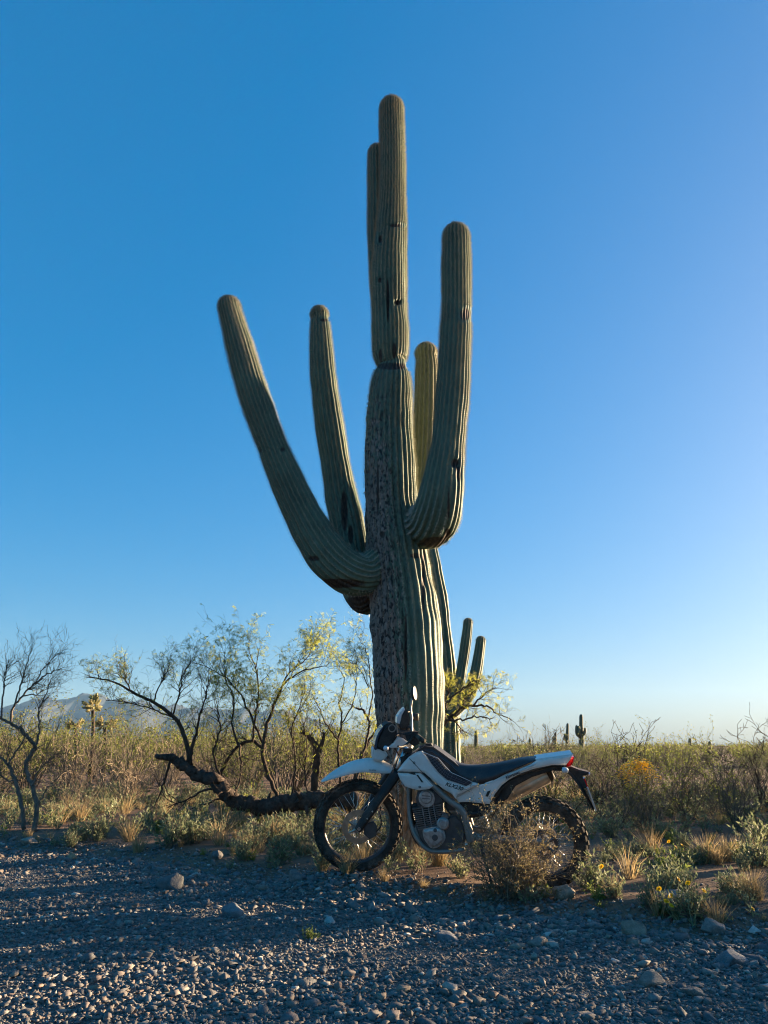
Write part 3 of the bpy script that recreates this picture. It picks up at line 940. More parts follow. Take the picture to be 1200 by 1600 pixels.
def make_motorcycle():
    base = Vector(((CON_F.x + CON_R.x) / 2, (CON_F.y + CON_R.y) / 2, min(CON_F.z, CON_R.z)))
    root = empty('motorcycle', base)
    tag(root, 'white dual-sport motorcycle with black seat parked leaning beside the giant saguaro', 'motorcycle')
    inv = Matrix.Translation(-base)

    WHITE = simple('white_plastic', (0.68, 0.655, 0.61), 0.45, var=.09, scale=9, coat=.1, dust=0.22)
    BLACK = simple('black_plastic', (0.016, 0.016, 0.017), 0.6, var=.25, spec=.3, dust=0.3)
    SATIN = simple('black_paint', (0.018, 0.018, 0.02), 0.5, var=.2, spec=.35, dust=0.25)
    RUBBER = simple('tyre_rubber', (0.030, 0.027, 0.024), 0.9, var=.55, scale=14, spec=.2, dust=0.5)
    SEATM = simple('seat_vinyl', (0.016, 0.017, 0.021), 0.5, var=.15, scale=90, bmp=.2, dust=0.2)
    ALU = simple('cast_aluminium', (0.42, 0.41, 0.40), 0.45, 0.85, var=.3, scale=40, bmp=.15, dust=0.3)
    STEEL = simple('steel', (0.58, 0.57, 0.55), 0.3, 1.0, var=.12)
    GREYF = simple('grey_frame_paint', (0.22, 0.205, 0.185), 0.45, .25, var=.1, dust=0.3)
    DARKM = simple('dark_engine_metal', (0.085, 0.085, 0.09), 0.5, .6, var=.2, dust=0.35)
    FINM = simple('fin_metal', (0.17, 0.17, 0.175), 0.45, .75, var=.2, dust=0.25)
    DISC = simple('disc_steel', (0.50, 0.41, 0.32), 0.38, 1.0, var=.2)
    PIPE = simple('muffler_metal', (0.62, 0.54, 0.44), 0.42, .8, var=.25, scale=12)
    RED = simple('red_lens', (0.62, 0.012, 0.012), 0.2, var=.05, coat=.5)
    ORANGE = simple('amber_lens', (0.75, 0.22, 0.02), 0.2, var=.05, coat=.5)
    CLEAR = simple('grey_lens', (0.55, 0.56, 0.58), 0.15, var=.05, coat=.6)
    MIRROR = simple('mirror_glass', (0.42, 0.45, 0.48), 0.06, 1.0, var=.01)
    GLASS = simple('headlight_glass', (0.05, 0.07, 0.10), 0.12, .3, var=.1, coat=.8)
    DECAL = simple('dark_decal', (0.03, 0.034, 0.045), 0.4, var=.25, scale=70)
    LETTER = simple('black_lettering', (0.012, 0.012, 0.014), 0.5, var=.05)
    PLATE = simple('plate_metal', (0.58, 0.48, 0.40), 0.4, .2, var=.15)
    GRID = simple('decal_grid', (0.16, 0.17, 0.19), 0.4, var=.1)

    def bm_obj(name, bm, mat, parent, smooth=False):
        me = bpy.data.meshes.new(name)
        bmesh.ops.transform(bm, matrix=inv, verts=bm.verts)
        bmesh.ops.recalc_face_normals(bm, faces=bm.faces)
        bm.to_mesh(me); bm.free()
        me.materials.append(mat)
        if smooth:
            me.polygons.foreach_set('use_smooth', [True] * len(me.polygons))
        return link(name, me, parent)

    def mb_obj(name, mb, mat, parent, smooth=True):
        return mb.build(name, mat, parent, smooth, inv)

    def slab(name, fr, pix, o_out, o_in, mat, parent=root, bev=.006, k=1, trace=None, crown=0.0, mirror=False):
        """a moulded panel: side outline (photo pixels, read in the machine's own plane), real thickness, rounded edges"""
        tr = o_out if trace is None else trace
        ab = [fr.ab(px, py, tr) for px, py in closed_smooth(pix, k)]
        objs = []
        for sgn in ((1, -1) if mirror else (1,)):
            bm = bmesh.new()
            A = [bm.verts.new(fr.W(a, o_in * sgn, b)) for a, b in ab]
            B = [bm.verts.new(fr.W(a, o_out * sgn, b)) for a, b in ab]
            n = len(ab)
            fo = bm.faces.new(B); bm.faces.new(A[::-1])
            for i in range(n):
                bm.faces.new((A[i], A[(i + 1) % n], B[(i + 1) % n], B[i]))
            bmesh.ops.recalc_face_normals(bm, faces=bm.faces)
            if bev:
                es = [e for e in bm.edges if fo in e.link_faces]
                bmesh.ops.bevel(bm, geom=es, offset=bev, segments=3, affect='EDGES', clamp_overlap=True)
            if crown:
                f = max(bm.faces, key=lambda q: q.calc_area() * (1 if abs(q.normal.dot(fr.n * sgn)) > .9 and q.normal.dot(fr.n * sgn) > 0 else 0))
                bmesh.ops.inset_region(bm, faces=[f], thickness=crown * 2.2, depth=crown * .55)
            objs.append(bm_obj(name, bm, mat, parent))
        return objs[0]

    def tube(name, pts, r, mat, parent=root, sides=10, sm=6):
        P = np.array([list(p) for p in pts])
        if sm and len(P) > 2: P = catmull(P, sm)
        rr = [r] * len(P) if not isinstance(r, (list, tuple)) else np.interp(np.linspace(0, 1, len(P)), np.linspace(0, 1, len(r)), r)
        mb = MB(); mb.tube(P, rr, sides)
        return mb_obj(name, mb, mat, parent)

    def lathe(mb, c, ax, prof, n=40, e1=None):
        """prof: (radius, along-axis) pairs"""
        c = np.array(c); ax = norm(np.array(ax))
        e1 = norm(np.cross(ax, [0, 0, 1.0])); e2 = np.cross(ax, e1)
        vs, fs = [], []
        m = len(prof)
        for k in range(n):
            t = 2 * math.pi * k / n
            d = e1 * math.cos(t) + e2 * math.sin(t)
            for r, h in prof: vs.append(c + d * r + ax * h)
        for k in range(n):
            k2 = (k + 1) % n
            for j in range(m - 1):
                fs.append((k * m + j, k2 * m + j, k2 * m + j + 1, k * m + j + 1))
        mb.add(vs, fs)

    def drum(name, fr, px, py, off, r, h, mat, parent=root, bev=.004, n=32):
        c = fr.P(px, py, off)
        mb = MB()
        lathe(mb, c, fr.n, [(0.0001, -h), (r, -h), (r, h - bev), (r - bev, h), (0.0001, h)], n)
        return mb_obj(name, mb, mat, parent, False)

    def text(txt, fr, p0, p1, off, mat, parent, bold=.0, shear=.35, trace=None):
        """lettering spanning photo pixels p0 -> p1 along its baseline"""
        cu = bpy.data.curves.new('lettering', 'FONT')
        cu.body = txt; cu.size = 1.0; cu.offset = bold; cu.shear = shear
        cu.resolution_u = 3
        to = bpy.data.objects.new('lettering', cu); COL.objects.link(to)
        bpy.context.view_layer.update()
        me = bpy.data.meshes.new_from_object(to.evaluated_get(bpy.context.evaluated_depsgraph_get()))
        bpy.data.objects.remove(to, do_unlink=True)
        xs = [v.co.x for v in me.vertices]
        x0, x1 = min(xs), max(xs)
        A = fr.P(*p0, off); B = fr.P(*p1, off)
        X = (B - A); s = X.length / (x1 - x0); X.normalize()
        Yv = fr.n.cross(X)
        for v in me.vertices:
            q = A + X * ((v.co.x - x0) * s) + Yv * (v.co.y * s)
            v.co = q - base
        me.materials.clear(); me.materials.append(mat)
        me.update()
        return link('lettering', me, parent)

    # ---------------------------------------------------------------- wheels
    def wheel(name, fr, c, R, tw, rim_r, disc_r, disc_off, lab=None, knobs=34):
        u, n, w = np.array(fr.u), np.array(fr.n), np.array(fr.w)
        c = np.array(c)
        def rot(t): return u * math.cos(t) + w * math.sin(t)
        hub = MB()
        lathe(hub, c, n, [(0.001, -.06), (.022, -.06), (.03, -.05), (.05, -.045), (.05, -.035), (.03, -.03), (.028, .03), (.05, .035), (.05, .045), (.022, .05), (.014, .075), (.001, .075)], 24)
        root_w = mb_obj(name, hub, ALU, root, False)
        # tyre: carcass
        ty = MB(); prof = []
        for k in range(17):
            a = math.pi * (k / 16 * 1.5 - 0.75)
            prof.append((rim_r + (R - .012 - rim_r) * (0.5 + 0.5 * math.cos(a)) if abs(a) < 2.3 else rim_r, tw * .5 * math.sin(a)))
        prof = []
        for k in range(19):
            q = -1 + 2 * k / 18
            h = tw * .5 * math.sin(q * math.pi / 2 * 1.0)
            rr = rim_r - .004 + (R - .012 - rim_r) * (1 - abs(q) ** 3.2) ** .75
            prof.append((rr, h * (1.0 if abs(q) < .8 else 1.0 - (abs(q) - .8) * 1.2)))
        lathe(ty, c, n, prof, 64)
        tyre = mb_obj('tyre', ty, RUBBER, root_w)
        kn = MB()
        rs = random.Random(3)
        for k in range(knobs):
            for row in range(5):
                t = 2 * math.pi * (k + (0.5 if row % 2 else 0)) / knobs
                q = (row - 2) / 2
                lat = tw * .5 * q * .93
                rad = R - .010 - .018 * abs(q) ** 2.2
                tilt = q * .75
                d = rot(t); tg = -u * math.sin(t) + w * math.cos(t)
                nd = norm(d * math.cos(tilt) + n * math.sin(tilt)); sd = np.cross(tg, nd)
                kn.box(c + d * rad + n * lat, tg * (math.pi * R / knobs * .46), sd * tw * .085, nd * .011)
        mb_obj('tread', kn, RUBBER, tyre, False)
        rm = MB()
        lathe(rm, c, n, [(rim_r - .008, -.022), (rim_r + .006, -.024), (rim_r + .004, -.018), (rim_r - .012, -.012), (rim_r - .016, 0), (rim_r - .012, .012), (rim_r + .004, .018), (rim_r + .006, .024), (rim_r - .008, .022), (rim_r - .02, .014), (rim_r - .024, 0), (rim_r - .02, -.014), (rim_r - .008, -.022)], 64)
        mb_obj('rim', rm, simple('rim_metal', (0.05, 0.05, 0.052), 0.35, .6, var=.15), root_w)
        sp = MB()
        for k in range(36):
            t = 2 * math.pi * k / 36
            s = 1 if k % 2 else -1
            t0 = t + (0.85 if (k // 2) % 2 else -0.85)
            sp.tube([c + rot(t0) * .046 + n * .04 * s, c + rot(t) * (rim_r - .018) + n * .004 * s], [.0019, .0019], 5)
        mb_obj('spokes', sp, STEEL, root_w)
        # brake disc with slots
        ds = MB(); cc = c + n * disc_off
        nseg = 60
        lathe(ds, cc, n, [(disc_r * .66, -.0022), (disc_r, -.0022), (disc_r, .0022), (disc_r * .66, .0022), (disc_r * .66, -.0022)], 48)
        for k in range(6):
            t = 2 * math.pi * k / 6 + .2
            ds.tube([cc + rot(t) * .03, cc + rot(t + .25) * disc_r * .68], [.009, .007], 6)
        mb_obj('brake_disc', ds, DISC, root_w, False)
        return root_w

    wheel('front_wheel', FORK, AX_F, R_FRONT, .085, .270, .122, .055, knobs=36)
    rw = wheel('rear_wheel', BIKE, AX_R, R_REAR, .118, .236, .105, -.06, knobs=30)
    # chain sprocket on the near side of the rear hub
    sprk = MB()
    lathe(sprk, AX_R + BIKE.n * .062, BIKE.n, [(.07, -.002), (.098, -.002), (.098, .002), (.07, .002), (.07, -.002)], 44)
    for k in range(44):
        t = 2 * math.pi * k / 44
        d = BIKE.u * math.cos(t) + BIKE.w * math.sin(t); tg = -BIKE.u * math.sin(t) + BIKE.w * math.cos(t)
        sprk.box(AX_R + BIKE.n * .062 + d * .1, tg * .0035, BIKE.n * .002, d * .006)
    for k in range(5):
        t = 2 * math.pi * k / 5
        d = BIKE.u * math.cos(t) + BIKE.w * math.sin(t)
        sprk.tube([AX_R + BIKE.n * .062 + d * .03, AX_R + BIKE.n * .062 + d * .075], [.012, .012], 6)
    mb_obj('sprocket', sprk, DARKM, rw, False)

    # ---------------------------------------------------------------- front end (turns with the steering)
    F = FORK
    for s in (1, -1):
        lo = F.W(0.004, .085 * s, -.02); mid_a, mid_b = F.ab(624, 1206, 0.085)
        top_a, top_b = F.ab(634, 1166, 0.085)
        mid = F.W(mid_a, .085 * s, mid_b); top = F.W(top_a, .085 * s, top_b)
        leg = tube('fork_leg', [lo, lo.lerp(mid, .45), mid], [.026, .030, .033], SATIN, sides=14)
        tube('fork_tube', [mid.lerp(lo, .1), top], .0225, STEEL, parent=leg, sides=14, sm=0)
        # guard wrapped round the lower leg
        d = (mid - lo).normalized()
        q = d.cross(F.n).normalized()
        if q.dot(F.u) < 0: q = -q
        g0 = MB()
        pts = []
        for t, wd in ((0.0, .042), (.12, .058), (.3, .062), (.55, .066), (.8, .074), (.97, .078)):
            pts.append((lo.lerp(mid, t), wd))
        vs, fs = [], []
        for p, wd in pts:
            for k in range(9):
                a = math.pi * (k / 8 - .5) * 1.15
                vs.append(p + q * (math.cos(a) * wd * .62 + .004) + F.n * (math.sin(a) * wd * .82 * 1))
        for i in range(len(pts) - 1):
            for k in range(8):
                fs.append((i * 9 + k, i * 9 + k + 1, i * 9 + k + 10, i * 9 + k + 9))
        g0.add(vs, fs)
        mb_obj('fork_guard', g0, BLACK, leg)
        for t in (.22, .34, .72):
            p = lo.lerp(mid, t) + F.n * (.05 * s) + q * .004
            bb = MB(); lathe(bb, p, F.n * s, [(.001, 0), (.006, 0), (.006, .004), (.001, .005)], 10)
            mb_obj('bolt', bb, STEEL, leg, False)
    # axle, caliper, hose
    ax = MB(); lathe(ax, F.W(0, 0, 0), F.n, [(.001, -.125), (.013, -.125), (.013, .125), (.001, .125)], 16)
    mb_obj('front_axle', ax, STEEL, root, False)
    slab('brake_caliper', F, [(569, 1288), (584, 1284), (590, 1292), (588, 1306), (578, 1312), (569, 1304)], .075, .03, DARKM, bev=.006)
    tube('brake_hose', [F.P(588, 1300, .08), F.P(596, 1288, .09), F.P(594, 1268, .09), F.P(598, 1240, .085), F.P(617, 1200, .085)], .005, BLACK, sides=6)
    # triple clamps
    for (p0, p1), nm in ((((619, 1196), (632, 1204)), 'lower_fork_clamp'), (((626, 1166), (642, 1172)), 'upper_fork_clamp')):
        a0, b0 = F.ab(*p0, 0); a1, b1 = F.ab(*p1, 0)
        mb = MB(); mb.box(F.W((a0 + a1) / 2, 0, (b0 + b1) / 2), F.u * .035, F.n * .12, F.w * .014)
        mb_obj(nm, mb, BLACK, root, False)
    tube('steering_head', [F.P(630, 1198, 0), F.P(641, 1160, 0)], .032, GREYF, sides=14, sm=0)
    # front fender: a curved blade, cross-section arched
    top = z1((102, 438), (125, 418), (152, 398), (190, 376), (230, 361), (285, 352), (330, 360), (372, 380))
    bot = z1((102, 442), (128, 433), (155, 424), (200, 410), (250, 400), (300, 402), (335, 404), (372, 402))
    T = [F.ab(*p, .06) for p in top]; Bt = [F.ab(*p, .075) for p in bot]
    T = catmull(np.array(T), 4); Bt = catmull(np.array(Bt), 4)
    vs, fs = [], []
    n = len(T); K = 13
    for i in range(n):
        w_half = .03 + .055 * min(1, i / (n * .55)) ** .7
        for k in range(K):
            q = -1 + 2 * k / (K - 1)
            e = abs(q) ** 2.6
            a = T[i][0] * (1 - e) + Bt[i][0] * e; b = T[i][1] * (1 - e) + Bt[i][1] * e
            vs.append(F.W(a, q * w_half, b))
    for i in range(n - 1):
        for k in range(K - 1):
            fs.append((i * K + k, i * K + k + 1, (i + 1) * K + k + 1, (i + 1) * K + k))
    mb = MB(); mb.add(vs, fs)
    fen = mb_obj('front_fender', mb, WHITE, root)
    md = fen.modifiers.new('thickness', 'SOLIDIFY'); md.thickness = .004; md.offset = 0
    text('KLX230', F, z1((280, 394))[0], z1((306, 396))[0], .0905, LETTER, fen, .012)
    # headlight cowl: white mask below, dark lens above
    cowl = slab('headlight_cowl', F, z1((297, 312), (316, 308), (336, 318), (350, 334), (344, 346), (328, 360), (300, 357), (294, 340)), .075, -.075, WHITE, bev=.02, k=3, trace=.075)
    lens = slab('headlight', F, z1((302, 308), (306, 284), (316, 258), (330, 234), (346, 219), (368, 218), (382, 234), (386, 262), (378, 292), (352, 318), (326, 322)), .085, -.085, BLACK, bev=.022, k=2, trace=.085)
    slab('headlight_glass', F, z1((299, 312), (303, 282), (313, 255), (328, 232), (334, 232), (320, 258), (312, 284), (309, 314)), .088, -.088, GLASS, parent=lens, bev=.012, k=2, trace=.085)
    mb = MB(); lathe(mb, F.P(*z1((366, 235))[0], .086), F.n, [(.022, 0), (.030, 0), (.030, .004), (.022, .004), (.022, 0)], 24)
    mb_obj('round_badge', mb, GREYF, lens, False)
    sl = slab('cowl_side', F, z1((352, 306), (372, 290), (388, 268), (412, 276), (432, 292), (420, 304), (395, 308), (365, 310)), .10, .03, WHITE, bev=.008, trace=.1)
    # turn signals
    for s in (1, -1):
        a, b = F.ab(*z1((343, 310))[0], .16)
        c = F.W(a, .16 * s, b)
        mb = MB(); lathe(mb, c, F.u, [(.001, -.02), (.014, -.018), (.02, 0), (.018, .014), (.001, .02)], 14)
        ts = mb_obj('turn_signal', mb, ORANGE if s < 0 else CLEAR, root)
        tube('stem', [F.W(a - .01, .07 * s, b), c], .007, BLACK, parent=ts, sides=8, sm=0)
    # handlebar
    hb = [F.P(662, 1158, .385), F.P(652, 1150, .26), F.P(641, 1136, .12), F.P(637, 1139, .04)]
    ra, rb_ = [], []
    pts = hb[:]
    for p in hb[::-1]:
        r = p - F.o
        a, o, b = r.dot(F.u), r.dot(F.n), r.dot(F.w)
        pts.append(F.W(a, -o, b))
    bar = tube('handlebar', pts, .012, SATIN, sides=10)
    def mir(p):
        r = p - F.o
        return F.W(r.dot(F.u), -r.dot(F.n), r.dot(F.w))
    for s in (1, -1):
        m_ = (lambda p: p) if s > 0 else mir
        gr = tube('grip', [m_(hb[0]), m_(hb[0].lerp(hb[1], .5)), m_(hb[1])], .0175, RUBBER, parent=bar, sides=12, sm=0)
        l0 = F.P(645, 1152, .24); 
        tube('lever', [m_(l0), m_(F.P(634, 1164, .27)), m_(F.P(626, 1167, .33)), m_(F.P(622, 1166, .40))], [.010, .008, .007, .007], BLACK if s > 0 else STEEL, sides=8)
        # hand perch
        c = m_(F.P(648, 1147, .235)); mb = MB(); mb.box(c, F.u * .022, F.n * .022, F.w * .02)
        mb_obj('lever_perch', mb, BLACK, root, False)
    # brake reservoir on the far grip and its lever catching the light
    c = F.P(650, 1120, -.25); mb = MB(); lathe(mb, c, F.w, [(.001, -.028), (.024, -.028), (.024, .022), (.02, .028), (.001, .028)], 18)
    mb_obj('brake_reservoir', mb, BLACK, root)
    tube('throttle_cable', [F.P(646, 1124, -.22), F.P(640, 1112, -.15), F.P(630, 1122, -.05), F.P(634, 1160, 0)], .006, BLACK, sides=6)
    tube('clutch_cable', [F.P(640, 1150, .22), F.P(622, 1146, .14), F.P(614, 1160, .08), F.P(626, 1185, .03)], .006, BLACK, sides=6)
    # mirror and stalk
    for s in (1,):
        st = [F.P(644, 1146, .22), F.P(643, 1120, .22), F.P(642, 1106, .23), F.P(644, 1092, .24)]
        stalk = tube('mirror_stalk', st, .0075, ALU, sides=8)
        c = F.P(647.5, 1083, .24)
        nrm = (-F.u * .86 + F.n * .44 + F.w * .16).normalized()
        up = (F.w - nrm * F.w.dot(nrm)).normalized(); sd = nrm.cross(up)
        vs = []; K = 28
        mb = MB(); mg = MB()
        def ring(rx, ry, h): return [c + sd * rx * math.cos(2 * math.pi * k / K) + up * ry * math.sin(2 * math.pi * k / K) + nrm * h for k in range(K)]
        prof = [(.002, .003, -.026), (.028, .032, -.022), (.042, .050, -.01), (.045, .054, .0), (.045, .054, .006), (.038, .047, .006)]
        allv = []; fs = []
        for r in prof: allv += ring(*r)
        for j in range(len(prof) - 1):
            for k in range(K): fs.append((j * K + k, j * K + (k + 1) % K, (j + 1) * K + (k + 1) % K, (j + 1) * K + k))
        mb.add(allv, fs)
        mo = mb_obj('mirror', mb, BLACK, root)
        mg.add(ring(.0395, .0485, .0045), [tuple(range(K))])
        mb_obj('mirror_glass', mg, MIRROR, mo, False)
    # instrument cluster with its clear visor
    ins = slab('instrument_cluster', F, [(623, 1132), (627, 1118), (633, 1107), (637, 1110), (641, 1122), (640, 1132), (634, 1140), (626, 1140)], .06, -.06, BLACK, bev=.012, trace=0.06)
    slab('visor', F, [(620, 1130), (621, 1120), (626, 1112), (632, 1106), (633, 1109), (628, 1118), (625, 1132)], .055, -.055, CLEAR, parent=ins, bev=.006, trace=.055)
    slab('switch_box', F, [(632, 1146), (650, 1143), (656, 1152), (655, 1162), (646, 1166), (636, 1158)], .235, .175, BLACK, bev=.01, trace=.22)
    slab('top_mount', F, [(624, 1142), (640, 1138), (648, 1146), (644, 1158), (626, 1156)], .05, -.05, DARKM, bev=.01, trace=.05)

    # ---------------------------------------------------------------- tank, shrouds, seat, tail
    B = BIKE
    slab('fuel_tank', B, z1((430, 345), (462, 318), (488, 302), (522, 306), (556, 330), (600, 362), (640, 400), (600, 440), (520, 430), (450, 400)), .105, -.105, SEATM, bev=.03, trace=.08)
    slab('tank_cap', B, z1((488, 302), (494, 292), (514, 292), (522, 304)), .035, -.035, BLACK, bev=.008, trace=0)
    up = slab('tank_shroud', B, z1((384, 397), (402, 372), (426, 346), (452, 328), (478, 322), (496, 342), (516, 372), (545, 405), (576, 430), (640, 452), (666, 440), (690, 446), (640, 472), (612, 486), (604, 500), (590, 482), (556, 462), (520, 432), (486, 402), (440, 399)), .172, .118, WHITE, bev=.009, crown=.006, mirror=True)
    lo = slab('radiator_shroud', B, z1((386, 404), (440, 404), (474, 405), (498, 428), (520, 452), (506, 463), (470, 468), (440, 462), (414, 454), (396, 428)), .168, .125, WHITE, bev=.008, crown=.006, mirror=True)
    slab('vent_slot', B, z1((457, 410), (464, 410), (484, 438), (477, 438)), .174, .165, BLACK, parent=lo, bev=0)
    slab('vent_slot', B, z1((428, 403), (452, 403), (455, 409), (446, 409)), .172, .165, BLACK, parent=lo, bev=0)
    tube('panel_seam', [B.P(*p, .176) for p in z1((431, 348), (454, 372), (478, 398), (506, 430))], .0022, BLACK, parent=up, sides=5, sm=0)
    for p in z1((449, 364), (470, 455)):
        mb = MB(); lathe(mb, B.P(*p, .175), B.n, [(.004, 0), (.0085, 0), (.0085, .003), (.004, .003), (.004, 0)], 14)
        mb_obj('bolt', mb, DARKM, up, False)
    dec = slab('dark_decal', B, z1((482, 326), (506, 336), (540, 352), (562, 378), (584, 402), (624, 424), (668, 440), (644, 452), (604, 438), (572, 428), (540, 400), (514, 368), (496, 340)), .179, .170, DECAL, parent=up, bev=.002)
    gm = MB()
    for a_, b_ in (((496, 334), (640, 446)), ((510, 340), (654, 442)),):
        pass
    for t in np.linspace(.06, .95, 16):
        L = catmull(np.array(z1((486, 330), (514, 366), (545, 402), (576, 427), (640, 450))), 8)
        U = catmull(np.array(z1((490, 328), (540, 354), (564, 382), (586, 404), (660, 438))), 8)
        i = min(len(L) - 1, int(t * len(L)))
        p = B.P(*L[i], .1805); q = B.P(*U[i], .1805)
        gm.tube([p, q], [.0011, .0011], 3)
    for s in (.33, .66):
        P = [B.P(*(L[i] * (1 - s) + U[i] * s), .1805) for i in range(2, len(L) - 1)]
        gm.tube(P, [.0011] * len(P), 3)
    mb_obj('decal_grid', gm, GRID, dec)
    tube('pin_stripe', [B.P(*p, .181) for p in z1((484, 324), (540, 348), (566, 378), (588, 401), (668, 437))], .0022, CLEAR, parent=up, sides=5, sm=0)
    text('KLX230', B, z1((565, 449))[0], z1((632, 470))[0], .1815, LETTER, up, .02, .4)
    # seat: lofted across the machine
    tp = catmull(np.array([B.ab(*p, 0.0) for p in z1((468, 300), (500, 300), (540, 320), (580, 345), (620, 364), (660, 372), (720, 370), (790, 359), (850, 346), (900, 342), (914, 344))]), 4)
    bt = catmull(np.array([B.ab(*p, .10) for p in z1((476, 324), (510, 336), (545, 350), (580, 392), (622, 420), (670, 440), (724, 438), (792, 404), (852, 376), (896, 358), (912, 352))]), 4)
    n = len(tp); K = 15; vs, fs = [], []
    for i in range(n):
        f = i / (n - 1)
        hw = .075 + .055 * min(1, max(0, (f - .12) / .35)) - .02 * max(0, (f - .75) / .25)
        for k in range(K):
            q = -1 + 2 * k / (K - 1)
            e = abs(q) ** 3.2
            vs.append(B.W(tp[i][0] * (1 - e) + bt[i][0] * e, q * hw * (1 if abs(q) < .99 else .97), tp[i][1] * (1 - e) + bt[i][1] * e))
    for i in range(n - 1):
        for k in range(K - 1): fs.append((i * K + k, i * K + k + 1, (i + 1) * K + k + 1, (i + 1) * K + k))
        fs.append((i * K + K - 1, i * K, (i + 1) * K, (i + 1) * K + K - 1))
    fs.append(tuple(range(K))); fs.append(tuple((n - 1) * K + k for k in range(K))[::-1])
    mb = MB(); mb.add(vs, fs)
    mb_obj('seat', mb, SEATM, root)
    # side covers and tail
    tail = slab('side_cover', B, z1((600, 492), (612, 488), (642, 470), (676, 450), (700, 440), (760, 419), (830, 394), (884, 372), (910, 354), (960, 345), (1046, 333), (1036, 352), (1018, 374), (965, 374), (900, 387), (850, 404), (805, 428), (775, 452), (752, 482), (732, 520), (700, 517), (652, 512), (616, 513)), .125, .085, WHITE, bev=.009, crown=.005, mirror=True)
    slab('tail_cover', B, z1((905, 352), (960, 344), (1044, 333), (1030, 358), (960, 365), (905, 368)), .112, -.112, WHITE, bev=.01, trace=.125)
    text('Kawasaki', B, z1((794, 425))[0], z1((846, 404))[0], .133, LETTER, tail, .02, .2)
    slab('vent_slot', B, z1((716, 490), (724, 472), (736, 468), (726, 492)), .133, .12, BLACK, parent=tail, bev=0)
    tl = slab('tail_light', B, z1((1018, 352), (1030, 346), (1049, 343), (1046, 362), (1040, 374), (1022, 382)), .07, -.07, RED, bev=.01, trace=.07)
    slab('under_tail', B, z1((760, 480), (790, 446), (840, 414), (900, 394), (965, 376), (1020, 376), (1028, 388), (980, 392), (950, 400), (890, 420), (830, 452), (800, 500), (770, 520), (742, 522)), .08, -.08, BLACK, bev=.01, trace=.08)
    for s in (1, -1):
        a, b = B.ab(*z1((1014, 392))[0], .17); a2, b2 = B.ab(*z1((1012, 380))[0], .07)
        c = B.W(a, .17 * s, b); mb = MB(); lathe(mb, c, B.u, [(.001, -.025), (.016, -.022), (.022, 0), (.018, .018), (.001, .022)], 14)
        ts = mb_obj('turn_signal', mb, CLEAR if s > 0 else ORANGE, root)
        tube('stem', [B.W(a2, .05 * s, b2), c], .008, BLACK, parent=ts, sides=8, sm=0)
    # rear fender: thin curved blade with licence plate
    P0 = catmull(np.array([B.ab(*p, 0) for p in z1((985, 378), (1028, 384), (1060, 420), (1092, 476), (1122, 534))]), 4)
    n = len(P0); K = 9; vs, fs = [], []
    for i in range(n):
        f = i / (n - 1); hw = .085 - .035 * f
        for k in range(K):
            q = -1 + 2 * k / (K - 1)
            vs.append(B.W(P0[i][0] + .035 * (1 - f) * abs(q) ** 2, q * hw, P0[i][1] - .018 * abs(q) ** 2))
    for i in range(n - 1):
        for k in range(K - 1): fs.append((i * K + k, i * K + k + 1, (i + 1) * K + k + 1, (i + 1) * K + k))
    mb = MB(); mb.add(vs, fs)
    rf = mb_obj('rear_fender', mb, BLACK, root)
    md = rf.modifiers.new('thickness', 'SOLIDIFY'); md.thickness = .006; md.offset = 0
    slab('fender_bracket', B, z1((1000, 382), (1040, 380), (1070, 392), (1104, 400), (1104, 410), (1080, 414), (1100, 460), (1080, 462), (1040, 410)), .05, -.05, BLACK, parent=rf, bev=.008, trace=.05)
    mb = MB(); lathe(mb, B.P(*z1((1104, 405))[0], .03), B.u, [(.001, -.01), (.012, -.008), (.012, .008), (.001, .01)], 12); mb_obj('plate_lamp', mb, CLEAR, rf, False)
    pl = slab('licence_plate', B, z1((1092, 452), (1098, 450), (1128, 534), (1122, 536)), .09, -.09, PLATE, bev=.001, trace=0)
    slab('red_reflector', B, z1((1078, 422), (1088, 420), (1104, 462), (1096, 466)), .03, -.03, RED, parent=pl, bev=.002, trace=0)
    # subframe rail and grey main frame
    for s in (1, -1):
        def pp(x, y, o):
            a, b = B.ab(*z1((x, y))[0], o); return B.W(a, o * s, b)
        tube('frame_rail', [pp(466, 398, .13), pp(520, 450, .135), pp(580, 506, .135), pp(622, 536, .13), pp(642, 572, .125), pp(654, 620, .12), pp(662, 660, .115)], [.019, .021, .022, .024, .026, .03, .03], GREYF, sides=8)
        tube('down_tube', [pp(432, 380, .04), pp(428, 470, .05), pp(432, 560, .06), pp(452, 636, .09), pp(500, 690, .10), pp(560, 698, .10), pp(640, 690, .10)], .016, GREYF if s > 0 else SATIN, sides=8)
        tube('subframe_tube', [pp(640, 560, .10), pp(720, 540, .09), pp(800, 440, .07), pp(960, 385, .06)], .012, SATIN, sides=8)
        tube('swingarm', [pp(656, 640, .10), pp(760, 650, .105), pp(850, 656, .10), pp(945, 662, .095)], [.032, .030, .026, .022], GREYF, sides=8)
        tube('foot_peg', [pp(640, 668, .11), pp(645, 672, .21)], .012, STEEL, sides=8, sm=0)
    # radiator-side dark filling of the frame, airbox
    slab('airbox', B, z1((600, 440), (690, 440), (780, 425), (800, 470), (740, 530), (730, 560), (650, 575), (620, 520)), .08, -.08, BLACK, bev=.01, trace=.08)
    slab('frame_gusset', B, z1((395, 345), (430, 330), (470, 345), (470, 420), (430, 420), (402, 380)), .05, -.05, BLACK, bev=.01, trace=.05)
    # shock
    s0, s1 = B.P(*z1((676, 588))[0], 0.06), B.P(*z1((742, 545))[0], .06)
    tube('shock_link', [s0, s1], .012, STEEL, sides=10, sm=0)
    sh0, sh1 = B.P(*z1((690, 520))[0], 0), B.P(*z1((715, 620))[0], 0)
